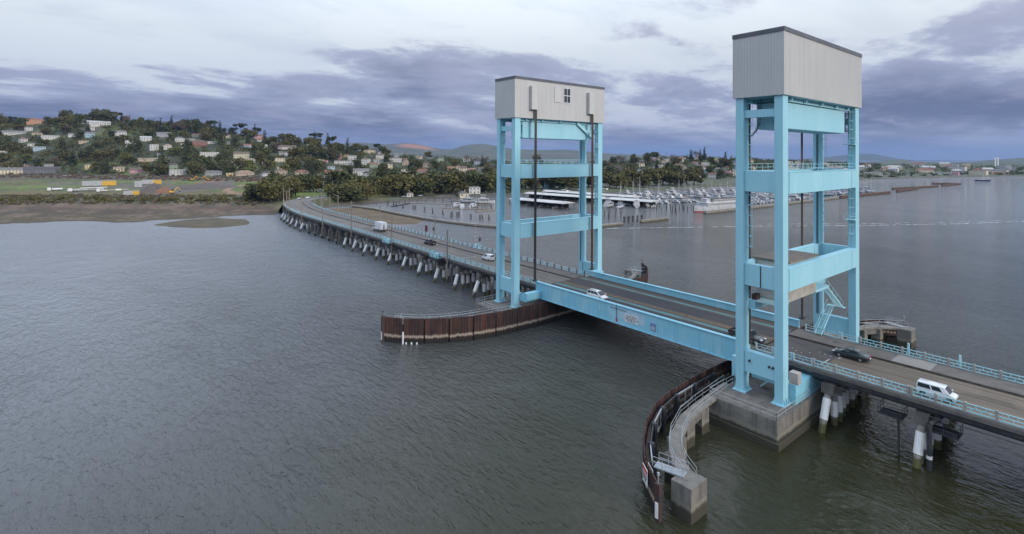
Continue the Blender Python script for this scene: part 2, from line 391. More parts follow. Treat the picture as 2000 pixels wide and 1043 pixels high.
def handrail(mb, pts, h=1.05, n_mid=1, r=0.03, step=2.0, z=None):
    """posts and rails along a polyline of (x,y,z)"""
    pts = [Vector(p) for p in pts]
    for a, b in zip(pts, pts[1:]):
        L = (b - a).length; k = max(1, round(L / step))
        for i in range(k + 1):
            p = a.lerp(b, i / k); mb.tube(p, p + Vector((0, 0, h)), r, 5)
        for j in range(n_mid + 1):
            zz = h * (j + 1) / (n_mid + 1)
            mb.tube(a + Vector((0, 0, zz)), b + Vector((0, 0, zz)), r, 5)
    return mb
def ladder(mb, x, y, z0, z1, ax=(0, 1), w=0.5, step=0.35, cage=None):
    """ladder on a column; ax: the direction of its width"""
    dx, dy = ax[0]*w/2, ax[1]*w/2
    mb.bar((x-dx, y-dy, z0), (x-dx, y-dy, z1), 0.06, 0.06); mb.bar((x+dx, y+dy, z0), (x+dx, y+dy, z1), 0.06, 0.06)
    z = z0 + 0.2
    while z < z1: mb.bar((x-dx, y-dy, z), (x+dx, y+dy, z), 0.04, 0.04); z += step
    if cage:
        cx, cy = cage; z = z0 + 2.2
        while z < z1:
            pts = [(x-dx, y-dy), (x-dx*1.2+cx*0.5, y-dy*1.2+cy*0.5), (x+cx*0.8, y+cy*0.8), (x+dx*1.2+cx*0.5, y+dy*1.2+cy*0.5), (x+dx, y+dy)]
            for p, q in zip(pts, pts[1:]): mb.bar((*p, z), (*q, z), 0.05, 0.09)
            z += 1.5
        for k in (0.5, 0.8):
            mb.bar((x+cx*k, y+cy*k, z0+2.2), (x+cx*k, y+cy*k, z1), 0.04, 0.04)
    return mb
def ribs(mb, p, q, z0, z1, nrm, pitch=0.42, dep=0.05):
    """ribbed metal siding between two plan points"""
    p = Vector((*p, 0)); q = Vector((*q, 0)); L = (q - p).length; n = int(L / pitch); d = (q - p) / n; nn = Vector((*nrm, 0)) * dep
    pts = []
    for i in range(n):
        a = p + d * i
        pts += [a, a + d*0.70, a + d*0.76 + nn, a + d*0.94 + nn]
    pts.append(q)
    vs = [(v.x, v.y, z0) for v in pts] + [(v.x, v.y, z1) for v in pts]; k = len(pts)
    mb.add(vs, [(i, i+1, k+i+1, k+i) for i in range(k-1)])
    return mb

def tower(X0, near):
    """X0: plan line of the machine house wall facing the camera's right; house 7.2 m by 30 m"""
    lab = ('tall turquoise lift tower nearer the camera, grey blank windowless machine house on top' if near else
           'turquoise lift tower farther away, its grey machine house with a dark four-pane window')
    T = thing('lift_tower', lab, 'tower', (X0 - 3.6, 15, ZP), group='lift bridge towers')
    B = M['blue']
    xa, xb = X0 - 7.2, X0          # house
    cols = {'A': (xa+0.2, xa+1.38, 0.3, 1.9), 'B': (xb-1.45, xb-0.27, 0.3, 1.9), 'D': (xa+0.2, xa+1.38, 28.1, 29.7), 'C': (xb-1.45, xb-0.27, 28.1, 29.7)}
    for k, (x0, x1, y0, y1) in cols.items():
        m = MB(); m.box(x0, x1, y0, y1, ZP+0.12, 46.2)
        for z in (13.5, 24.5, 31.0, 39.0):
            m.box(x0-0.02, x1+0.02, y0-0.02, y1+0.02, z, z+0.05)
        bevel(m.build('column', B, T), 0.04, 1)
        m = MB(); m.box(x0-0.35, x1+0.35, y0-0.35, y1+0.35, ZP, ZP+0.14)
        for sx_ in (x0-0.02, x1+0.02):
            for j in range(3):
                yy = y0 + (y1-y0)*(0.1+0.4*j); dx = -0.3 if sx_ < x0 else 0.3
                m.add([(sx_, yy, ZP+.12), (sx_+dx, yy, ZP+.12), (sx_, yy, ZP+1.0), (sx_, yy+.05, ZP+.12), (sx_+dx, yy+.05, ZP+.12), (sx_, yy+.05, ZP+1.0)], [(0,1,2),(5,4,3),(0,3,4,1),(1,4,5,2)])
        m.build('base_plate', B, T)
    i0, i1 = xa+1.38, xb-1.45
    # beams: upper, second (box girders on all four sides), lower (along the sides only), top struts
    for z0, z1 in ((32.6, 35.6), (19.05, 22.2)):
        for y0, y1 in ((0.55, 1.55), (28.45, 29.45)):
            bevel(MB().box(i0, i1, y0, y1, z0, z1).build('side_beam', B, T), 0.04, 1)
        for x0, x1 in ((xb-1.25, xb-0.22), (xa+0.3, xa+1.2)):
            m = MB().box(x0, x1, 1.9, 28.1, z0-0.15, z1-0.12)
            fx = x1 + 0.012
            m.box(x0-0.06, x1+0.06, 1.9, 28.1, z1-0.12, z1-0.04)
            bevel(m.build('cross_beam', B, T), 0.03, 1)
            for yy in (3.0, 26.9):
                MB().box(x1+0.003, x1+0.06, yy-0.9, yy+0.9, z0-0.05, z1-0.2).build('splice_plate', B, T)
    for y0, y1 in ((0.55, 1.55), (28.45, 29.45)):
        bevel(MB().box(i0, i1, y0, y1, 6.55, 9.65).build('side_beam', B, T), 0.04, 1)
        MB().box(i0, i1, y0+0.1, y1-0.1, 43.3, 44.4).build('strut', B, T)
        MB().box(i0, i1, y0+2.2 if y0 < 10 else y0-2.2, y1+1.9 if y0 < 10 else y1-1.9, 5.2, 6.3).build('tie_beam', B, T)
    # machine house
    zb, zt = 46.2, 55.55
    for name, p, q, nrm in (('wall', (xb, 0), (xb, 30), (1, 0)), ('wall', (xa, 30), (xa, 0), (-1, 0)), ('wall', (xa, 0), (xb, 0), (0, -1)), ('wall', (xb, 30), (xa, 30), (0, 1))):
        ribs(MB(), p, q, zb, zt-0.55, nrm).build(name, M['siding'], T)
    for (x, y) in ((xa, 0), (xb, 0), (xa, 30), (xb, 30)): MB().box(x-0.06, x+0.06, y-0.06, y+0.06, zb, zt-0.6).build('corner_trim', M['siding'], T)
    f = MB().box(xa-0.12, xb+0.12, -0.12, 30.12, zt-0.6, zt)
    f.build('roof_trim', M['trim'], T)
    MB().box(xa+0.3, xb-0.3, 0.3, 29.7, zt+0.003, zt+0.05).build('roof', M['roof'], T)
    fl = MB().box(xa+0.1, xb-0.1, 0.1, 29.9, zb-0.04, zb+0.15)
    for y in (4, 9, 15, 21, 26): fl.box(xa+0.6, xb-0.6, y-0.15, y+0.15, zb-0.5, zb-0.04)
    for x in (xa+1.0, xb-1.2): fl.box(x-0.12, x+0.12, 1.95, 28.05, zb-0.62, zb-0.045)
    fl.build('house_floor', M['blue'], T)
    # counterweight
    cw = MB().box(xb-5.4, xb-1.35, 3.4, 26.3, 41.7, 45.5)
    bevel(cw.build('counterweight', B, T), 0.06, 1)
    for y0, y1 in ((2.0, 3.38), (26.32, 27.9)):
        g = MB()
        for zz in (42.0, 42.25, 42.5, 44.7, 44.95, 45.2): g.box(xb-2.1, xb-1.35, y0, y1, zz, zz+0.1)
        g.box(xb-1.9, xb-1.6, y0+0.3, y1-0.3, 42.1, 45.2)
        g.build('counterweight_guide', M['steel_dark'] if near else B, T)
    # ropes carrying the span
    xr = xa - 0.45 if near else xb + 0.55
    for yr in (5.75, 24.95):
        for dy in (-0.22, 0.16):
            m = MB()
            for k in range(4): m.tube((xr, yr+dy+0.085*k-0.08, 9.2), (xr, yr+dy+0.085*k-0.08, 46.1 if near else 48.5), 0.055, 5)
            m.build('hoist_rope', M['rope_red'] if (yr > 20 and not near) else M['rope'], T)
        MB().box(xr-0.3, xr+0.3, yr-0.5, yr+0.5, 8.95, 9.25).build('rope_anchor', M['steel_dark'], T)
    # rail on the upper beams
    zz = 35.5
    handrail(MB(), [(xb-0.6, 2.1, zz), (xb-0.6, 27.9, zz)], 1.1, 1, 0.028, 1.9).build('walkway_rail', M['rail'], T)
    handrail(MB(), [(xa+0.7, 2.1, zz), (xa+0.7, 27.9, zz)], 1.1, 1, 0.028, 1.9).build('walkway_rail', M['rail'], T)
    for y0, y1 in ((1.95, 4.2), (25.0, 28.05)): MB().box(xa+0.2, xb-0.2, y0, y1, zz+0.02, zz+0.1).build('platform', M['blue'], T)
    # ladders and cages
    ly = [('A', xa+1.5, 1.3, (0, 1), (0.9, 0)), ('D', xa+1.5, 28.7, (0, 1), (0.9, 0)), ('C', xb-0.9, 27.95, (1, 0), (0, -0.9))]
    for k, x, y, ax, cg in ly:
        for z0, z1 in ((22.4, 32.2), (35.7, 46.0)):
            ladder(MB(), x, y, z0, z1, ax, cage=cg).build('caged_ladder', M['rail'] if k != 'A' else M['blue'], T)
    for z in (27.0, 39.8):
        p = MB().box(xb-1.6, xb-0.1, 26.6, 28.05, z, z+0.1); handrail(p, [(xb-1.6, 26.65, z+.1), (xb-0.15, 26.65, z+.1), (xb-.15, 28.0, z+.1)], 1.0, 1, 0.025, 0.8)
        p.build('landing', M['rail'], T)
    # conduits
    for y in (2.02, 27.98):
        MB().tube((xa+1.0, y, 9.7), (xa+1.0, y, 45.9), 0.06, 6).build('conduit', M['steel_dark'], T); MB().tube((xa+0.8, y, 9.7), (xa+0.8, y, 45.9), 0.045, 6).build('conduit', M['steel_dark'], T)
    if near:
        loop = MB(); pts = [(-4.9, 3.0, 46.0), (-4.95, 3.0, 44.0), (-5.0, 2.8, 42.2), (-5.3, 2.4, 41.2), (-5.7, 2.1, 40.6)]
        for o_ in (0, 0.25, 0.5):
            for p, q in zip(pts, pts[1:]): loop.tube((p[0]+o_, p[1], p[2]+o_), (q[0]+o_*0.6, q[1], q[2]), 0.04, 5)
        loop.build('hanging_cable', M['steel_dark'], T)
        MB().tube((-3.2, 10.0, 55.5), (-3.2, 10.0, 56.6), 0.03, 6).build('roof_aerial', M['steel_dark'], T)
        # operator's cabin slung between the second beams
        O = MB().box(-6.2, -1.35, 4.6, 14.2, 16.75, 22.35).build('operator_cabin', M['cream'], T)
        MB().box(-6.5, -1.1, 4.3, 14.5, 22.35, 22.62).build('cabin_roof', M['roof'], T)
        rb = MB()
        for k in range(34): rb.box(-1.35+0.004, -1.30, 4.8+k*0.275, 4.86+k*0.275, 16.8, 22.3)
        setp(rb.build('cabin_siding_rib', M['cream'], T), kind='stuff')
        for (y0, y1) in ((5.3, 6.3), (11.9, 13.0)):
            wf = MB().box(-1.345, -1.26, y0, y1, 19.9+1.1, 22.1).build('cabin_window', M['white'], T)
            MB().box(-1.30, -1.24, y0+.1, y1-.1, 21.1, 22.0).build('pane', M['glass'], wf, world=False).location = (X0*0, 0, 0)
            bpy.context.view_layer.update()
            wf.children[0].location = -T.location
        cr = MB().box(-6.0, -4.9, 1.95, 28.0, 15.4, 16.7).build('walkway_beam', B, T)
        pl = MB().box(-4.9, -1.3, 2.0, 4.5, 16.55, 16.7); handrail(pl, [(-1.4, 2.1, 16.7), (-1.4, 4.5, 16.7)], 1.1, 1, .03, 1.2); handrail(pl, [(-5.9, 2.1, 16.72), (-5.9, 4.5, 16.72)], 1.1, 1, .03, 1.2)
        pl.build('cabin_platform', M['rail_pale'], T)
        MB().box(-5.6, -4.95, 2.3, 3.6, 16.72, 17.5).build('machinery', M['rust'], T)
        MB().box(-1.22+0.985, -1.22+1.02, 8.9, 9.05, 19.2, 21.9)
        MB().box(-3.55, -3.38, 0.53, 0.57, 19.1, 22.1).build('expansion_gap', M['steel_dark'], T)
        # stair from the cabin level to the road on the far side
        st = MB()
        fl_ = [((-2.4, 19.5, 17.0), (-2.4, 27.2, 11.8)), ((-3.9, 27.2, 11.8), (-3.9, 21.8, 7.9))]
        for p, q in fl_:
            for dx in (-0.5, 0.5):
                st.bar((p[0]+dx, p[1], p[2]), (q[0]+dx, q[1], q[2]), 0.07, 0.22)
                st.bar((p[0]+dx, p[1], p[2]+1.0), (q[0]+dx, q[1], q[2]+1.0), 0.05, 0.05)
                for k in range(6):
                    a = Vector(p).lerp(Vector(q), k/5); st.bar((a.x+dx, a.y, a.z), (a.x+dx, a.y, a.z+1.0), 0.04, 0.04)
            for k in range(22):
                a = Vector(p).lerp(Vector(q), (k+.5)/22); st.box(a.x-0.46, a.x+0.46, a.y-0.14, a.y+0.14, a.z-0.02, a.z+0.03)
        st.box(-4.5, -1.8, 27.2, 28.05, 11.7, 11.8)
        st.build('stair', M['rail'], T)
        MB().box(-4.9, -1.4, 14.3, 19.5, 16.55, 16.98).build('stair_platform', M['blue'], T)
        # machinery boxes between the legs, on the pier
        MB().box(1.18-1.9, 1.0-0.4, 2.1, 26, 3.62, 6.3).build('pier_box_girder', M['blue_girder'], T)
        MB().box(-1.3, -0.2, 0.5-1.2, 0.4, 6.9+0.6, 9.0).build('control_box', M['concrete_lt'], T).location.x += 2.2
        MB().box(xa-1.9, xa-0.2, 3.2, 5.2, 4.2, 7.2).build('span_seat', M['blue_girder'], T)
        s2 = MB()
        for k in range(9): s2.box(-4.9+k*0.26, -4.65+k*0.26, 3.6, 4.6, 4.0+k*0.27, 4.06+k*0.27)
        s2.bar((-4.9, 3.6, 3.9), (-2.5, 3.6, 6.4), 0.06, 0.2).bar((-4.9, 4.6, 3.9), (-2.5, 4.6, 6.4), 0.06, 0.2)
        s2.build('pier_stair', M['rail'], T)
        for x in (-5.0, -2.2, -1.7): MB().tube((x, 0.56, 8.4), (x, 0.25, 8.3), 0.14, 8).build('navigation_lamp', M['steel_dark'], T)
    else:
        for y0, y1 in ((4.2, 6.0), (23.4, 25.1)):
            g = MB().box(xb+0.12, xb+1.0, y0, y1, 48.2, 53.6)
            for z in (49.6, 50.9, 52.2): g.box(xb+0.98, xb+1.03, y0-0.02, y1+0.02, z, z+0.06)
            g.build('rope_guard', M['siding'], T)
        wn = MB().box(xb+0.06, xb+0.12, 15.2, 17.5, 50.45, 54.1).build('window', M['white'], T)
        for (a, b_) in ((15.32, 16.28), (16.42, 17.38)):
            for (c, d_) in ((50.58, 52.18), (52.34, 53.98)):
                p = MB().box(xb+0.121, xb+0.14, a, b_, c, d_); p.v = [(x-T.location.x, y-T.location.y, z-T.location.z) for x, y, z in p.v]
                link('pane', p.mesh('pane', M['glass']), wn)
        MB().box(xb+0.06, xb+0.13, 12.1, 14.3, 50.5, 54.2).build('hatch', M['siding'], T)
        MB().bar((xb-1.0, 21.0, 45.8), (xb-0.6, 26.5, 42.2), 0.3, 0.6).build('diagonal_stair', M['rail'], T)
        g = MB(); pr = [(xb-0.1, 5.0), (xb+2.0, 5.0), (xb+2.3, 5.4), (xb+2.3, 6.9), (xb+1.2, 7.0), (xb+0.4, 6.7), (xb-0.1, 6.0)]
        g.add([(x, 1.9, z) for x, z in pr] + [(x, 6.1, z) for x, z in pr], [tuple(range(7)), tuple(range(13, 6, -1))] + [(i, 7+i, 7+(i+1) % 7, (i+1) % 7) for i in range(7)])
        g.build('span_seat', M['blue_girder'], T)
        MB().box(xb-0.6, xb+1.5, 25.2, 28.2, 5.0, 8.4).build('span_seat', M['blue_girder'], T)
    return T

tower(0.0, True)
tower(-58.0, False)

# ------------------------------------------------------------------ the lift span
def lift_span():
    x0, x1 = -57.6, -7.9
    T = thing('lift_span', 'turquoise steel plate girder lift span between the two towers', 'bridge span', ((x0+x1)/2, 15, 5.2))
    for y, nm in ((6.35, 0), (24.35, 1)):
        m = MB().box(x0, x1, y-0.2, y+0.2, 5.3, 8.72); m.box(x0, x1, y-0.42, y+0.42, 8.72, 8.82); m.box(x0, x1, y-0.42, y+0.42, 5.2, 5.3)
        m.build('girder', M['blue_girder'], T)
        sgn = -1 if nm == 0 else 1
        ysd = y + sgn*0.2
        st = MB()
        n = 12
        for k in range(n+1):
            x = x0 + 0.4 + (x1-x0-0.8)*k/n
            st.box(x-0.03, x+0.03, min(ysd-sgn*.003, ysd+sgn*0.035), max(ysd-sgn*.003, ysd+sgn*0.035), 5.3, 8.72)
        setp(st.build('stiffener', M['blue_girder'], T), kind='stuff')
        bt = MB(); k = x0+1
        while k < x1:
            bt.box(k-0.07, k+0.07, min(ysd, ysd+sgn*0.16), max(ysd, ysd+sgn*0.16), 5.3, 5.55); k += 1.55
        setp(bt.build('bolt_lug', M['blue'], T), kind='stuff')
    x = x0 + 0.5
    while x < x1: MB().box(x-0.15, x+0.15, 6.6, 24.1, 5.6, 7.1).build('floor_beam', M['steel_dark'], T); x += 4.05
    MB().box(x0, x1, 6.62, 24.1, ZD-0.38, ZD-0.02).build('deck', M['deck_grid'], T)
    def band(name, ya, yb, mat, z): MB().add([(x0+.05, ya, z), (x1-.05, ya, z), (x1-.05, yb, z), (x0+.05, yb, z)], [(0,1,2,3)]).build(name, mat, T)
    band('lane', 9.6, 13.4, M['deck_lane'], ZD-0.014); band('lane', 15.6, 20.0, M['deck_lane'], ZD-0.014)
    band('teal_strip', 11.9, 13.1, M['teal_strip'], ZD-0.006); band('teal_strip', 20.6, 21.5, M['teal_strip'], ZD-0.006)
    band('teal_strip', 8.0, 8.5, M['teal_strip'], ZD-0.006)
    band('centre_line', 14.1, 14.2, M['yellow'], ZD-0.006); band('centre_line', 14.45, 14.55, M['yellow'], ZD-0.006); band('edge_line', 9.1, 9.18, M['yellow'], ZD-0.006)
    # notice boards on the near girder
    s = MB().box(-33.5, -27.4, 6.13, 6.144, 6.35, 8.2).build('pale_paint_patch', plain('pale_patch_paint', (0.36, 0.52, 0.62), 0.6, c2=(0.42, 0.56, 0.64), scale=0.8), T)
    nb = MB().box(-31.9, -28.8, 6.08, 6.128, 6.15, 7.55).build('notice_board', M['white'], T)
    ink = plain('sign_ink', (0.03, 0.03, 0.05), 0.6)
    rr = random.Random(3)
    for row, (zc, n) in enumerate(((7.30, 16), (6.98, 17), (6.66, 17), (6.36, 12))):
        wd = 2.8 * n/17; x = -30.35 - wd/2; mk = MB()
        while x < -30.35 + wd/2:
            k = rr.choice((3, 4, 5, 6))
            for j in range(k):
                if x > -30.35 + wd/2: break
                u = rr.random(); hh = 0.20
                mk.box(x, x+0.035, 6.066, 6.078, zc-hh/2, zc+hh/2)
                if u < 0.7: mk.box(x+.035, x+0.10, 6.066, 6.078, zc+hh/2-.04, zc+hh/2)
                if u > 0.3: mk.box(x+.035, x+0.10, 6.066, 6.078, zc-hh/2, zc-hh/2+.04)
                if 0.2 < u < 0.8: mk.box(x+.035, x+0.09, 6.066, 6.078, zc-.02, zc+.02)
                if u > 0.5: mk.box(x+.085, x+0.115, 6.066, 6.078, zc-hh/2, zc+hh/2)
                x += 0.15
            x += 0.13
        setp(mk.build('lettering', ink, T), kind='stuff')
    bs = plain('blue_sign', (0.13, 0.20, 0.36), 0.6)
    MB().box(-26.15, -25.0, 6.08, 6.128, 5.95, 7.3).build('notice_board', bs, T)
    MB().box(-26.05, -25.1, 6.07, 6.079, 6.05, 6.75).box(-25.75, -25.6, 6.07, 6.079, 6.95, 7.2).box(-25.5, -25.2, 6.07, 6.079, 6.9, 7.0).build('sign_mark', plain('sign_grey_blue', (0.33, 0.40, 0.50), 0.6), T)
    MB().box(-34.05, -33.8, 5.95, 6.13, 5.55, 6.1).tube((-33.92, 6.0, 6.1), (-33.92, 6.0, 6.35), 0.1, 8).build('fender_light', M['red'], T)
    MB().tube((-33.95, 6.02, 6.3), (-33.95, 6.02, 8.9), 0.04, 5).box(-35.5, -31.6, 6.03, 6.1, 8.0, 8.06).build('conduit', M['rust'], T)
    # old painted-out lettering weathered to white runs
    m = MB(); rr = random.Random(5)
    for k in range(16):
        x = -38.4 + k*0.27; hgt = rr.uniform(0.3, 1.3); z = rr.uniform(7.2, 8.0)
        if rr.random() < .3: continue
        m.box(x, x+rr.uniform(.06, .16), 6.140, 6.1465, z-hgt, z)
    wl_ = m.build('weathered_lettering', plain('white_runs', (0.50, 0.64, 0.70), 0.7, c2=(0.25, 0.5, 0.6), scale=3), T)
    # short railing pieces at the far end
    return T
lift_span()

# ------------------------------------------------------------------ approach bridges
PANEL_L = 2.75
def panel_mesh(mat, name='rail_panel'):
    m = MB(); L = PANEL_L - 0.26; x0 = 0.13
    zs = [ZR-ZD-0.07, (ZR-ZD)*0.5+0.14, 0.36]
    for z in zs: m.bar((x0, 0, z), (x0+L, 0, z), 0.09, 0.11)
    for k in (1/3, 2/3): m.bar((x0+L*k, 0, zs[1]), (x0+L*k, 0, zs[0]), 0.10, 0.08)
    for k in (1/6, 1/2, 5/6): m.bar((x0+L*k, 0, zs[2]), (x0+L*k, 0, zs[1]), 0.10, 0.08)
    return m.mesh(name, mat)
def post_mesh(mat):
    m = MB(); h = ZR-ZD+0.08
    m.box(-0.13, 0.13, -0.12, 0.12, -0.45, h)
    m.add([(-0.13,-0.12,h),(0.13,-0.12,h),(0.13,0.12,h),(-0.13,0.12,h),(0,0,h+0.09)], [(0,1,4),(1,2,4),(2,3,4),(3,0,4)])
    m.box(-0.05, 0.05, -0.16, -0.12, -0.4, h-0.1)
    return m.mesh('rail_post', mat)
PAN = {'a': panel_mesh(M['rail']), 'b': panel_mesh(M['rail_pale'])}
POST = {'a': post_mesh(M['concrete_lt']), 'b': post_mesh(M['concrete_dk']), 'c': post_mesh(M['rail_pale'])}

def place_rail(T, pts, pk='a', qk='a'):
    """posts and panels along a list of plan points one bay apart"""
    for i, (x, y) in enumerate(pts):
        if i + 1 < len(pts): hx, hy = pts[i+1][0]-x, pts[i+1][1]-y
        a = atan2(hy, hx)
        p = link('rail_post', POST[qk], T, Vector((x, y, ZD)) - T.location, a)
        if i + 1 < len(pts):
            q = link('rail_panel', PAN[pk], T, Vector((x, y, ZD)) - T.location, a)
            q.scale.x = hypot(hx, hy) / PANEL_L

def pile_meshes():
    out = {}
    m = MB(); m.sm = False; m.tube((0, 0, -3), (0, 0, 5.2), 0.44, 8)
    out['pile'] = m.mesh('pile', M['pile'])
    m = MB(); m.tube((0, 0, -3), (0, 0, 5.2), 0.40, 8); out['pile_dark'] = m.mesh('pile', M['pile_dark'])
    m = MB(); m.tube((0, 0, 1.15), (0, 0, 4.0), 0.50, 12); out['jacket'] = m.mesh('pile_jacket', M['jacket'])
    m = MB(); m.tube((0, 0, 1.3), (0, 0, 3.5), 0.48, 12); out['jacket2'] = m.mesh('pile_jacket', M['jacket'])
    m = MB(); m.box(-0.75, 0.75, -0.85, 0.85, 4.6, 5.95); out['head'] = m.mesh('pile_head', M['concrete_dk'])
    return out
PM = pile_meshes()
PR = random.Random(21)
def bent(T, x, y0, y1, style, rz=0.0):
    """one row of piles under a cap; style 0: jacketed piles with a raking outer pile, 1: columns on a low strut"""
    c, s = cos(rz), sin(rz)
    def tr(dx, dy): return (x + dx*c - dy*s, dy*c + dx*s)
    cy = (y0+y1)/2
    m = MB()
    if style == 0: m.box(-0.6, 0.6, y0-cy+1.3, y1-cy-0.2, 5.0, 5.95).box(-0.72, 0.72, y0-cy-0.3, y0-cy+1.3, 4.75, 5.98)
    else: m.box(-0.55, 0.55, y0-cy+0.2, y1-cy-0.2, 5.41, 5.97)
    me = m.mesh('pile_cap', M['concrete_dk'])
    cap = link('pile_cap', me, T, Vector((x, cy, 0)) - T.location, rz)
    def pile(dx, dy, lean=0.0, leanx=0.0, dark=False, jk=None, rad=1.0):
        p = link('pile', PM['pile_dark' if dark else 'pile'], cap, (dx, dy - cy, 0))
        p.rotation_euler = (lean, leanx, 0)
        # lean about the head of the pile
        h = 5.2; p.location = Vector((dx, dy-cy, h)) - Matrix.Rotation(lean, 3, 'X') @ (Matrix.Rotation(leanx, 3, 'Y') @ Vector((0, 0, h)))
        p.scale = (rad, rad, 1)
        if jk:
            j = link('pile_jacket', PM[jk], cap, p.location); j.rotation_euler = p.rotation_euler
            j.scale = (rad, rad, PR.uniform(0.92, 1.06))
    if style == 0:
        pile(0, y0+0.45, -0.38 + PR.uniform(-.06, .05), PR.uniform(-.04, .04), False, 'jacket', PR.uniform(0.95, 1.08))
        pile(0.25, y0+1.7, 0, 0, False, 'jacket2')
        n = 7
        for k in range(1, n+1): pile(PR.uniform(-.45, .45), y0+1.5 + (2.0, 4.0, 6.0, 8.0, 10.0, 12.0, y1-y0-2.2)[k-1], 0 if k < n else 0.45, 0, k > 5, 'jacket2' if k < 7 else 'jacket')
    else:
        for k in range(4):
            yy = y0 + 1.2 + (y1-y0-2.4)*k/3
            cm = link('column', STYLE1['col'], cap, (0, yy-cy, 0))
        st = link('strut', STYLE1['strut'], cap, (0, 0, 0))
        pile(0, y0-0.2, 0, 0, True); pile(0, y0+5, 0, 0, True); pile(0, y1-5, 0, 0, True)
STYLE1 = {'col': MB().box(-0.5, 0.5, -0.45, 0.45, 1.9, 5.4).box(-0.62, 0.62, -0.6, 0.6, 4.9, 5.4).mesh('column', M['concrete']),
          'strut': MB().prism([(-0.75, -9.0), (0.75, -9.0), (0.95, -8.5), (0.95, 8.5), (0.75, 9.0), (-0.75, 9.0), (-0.95, 8.5), (-0.95, -8.5)], 1.2, 1.9).mesh('strut', M['concrete'])}

def deck_parts(T, left, right, kerb, mats, zd=None):
    """left = near edge polyline, right = far edge, kerb = polyline of the walkway kerb"""
    zd = zd or ZD
    off = lambda a, b, k: [(p[0]+(q[0]-p[0])*k/hypot(q[0]-p[0], q[1]-p[1]), p[1]+(q[1]-p[1])*k/hypot(q[0]-p[0], q[1]-p[1])) for p, q in zip(a, b)]
    lo = off(left, right, -0.25); ro = off(right, left, -0.25)
    MB().strip(lo, ro, zd-0.45, zd-0.03).build('deck_slab', M['concrete_dk'], T)
    MB().strip(lo, off(left, right, 0.22), zd-0.028, zd+0.22).build('edge_kerb', M['concrete'], T)
    MB().sheet(off(left, right, 0.24), kerb, zd).build('road_surface', mats, T)
    MB().strip(kerb, off(right, left, -0.24), zd-0.028, zd+0.26).build('walkway', M['walk'], T)
    MB().strip(off(kerb, left, 0.06), off(kerb, right, 0.10), zd-0.02, zd+0.272).build('kerb', M['kerb_face'], T)
    for k in (0.9, 4.2, 7.6, 11.2, 14.2):
        a = off(left, right, k-0.25); b = off(left, right, k+0.25)
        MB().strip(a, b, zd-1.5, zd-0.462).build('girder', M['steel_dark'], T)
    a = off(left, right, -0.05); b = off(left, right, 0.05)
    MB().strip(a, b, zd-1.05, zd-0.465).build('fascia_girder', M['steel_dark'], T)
    return off

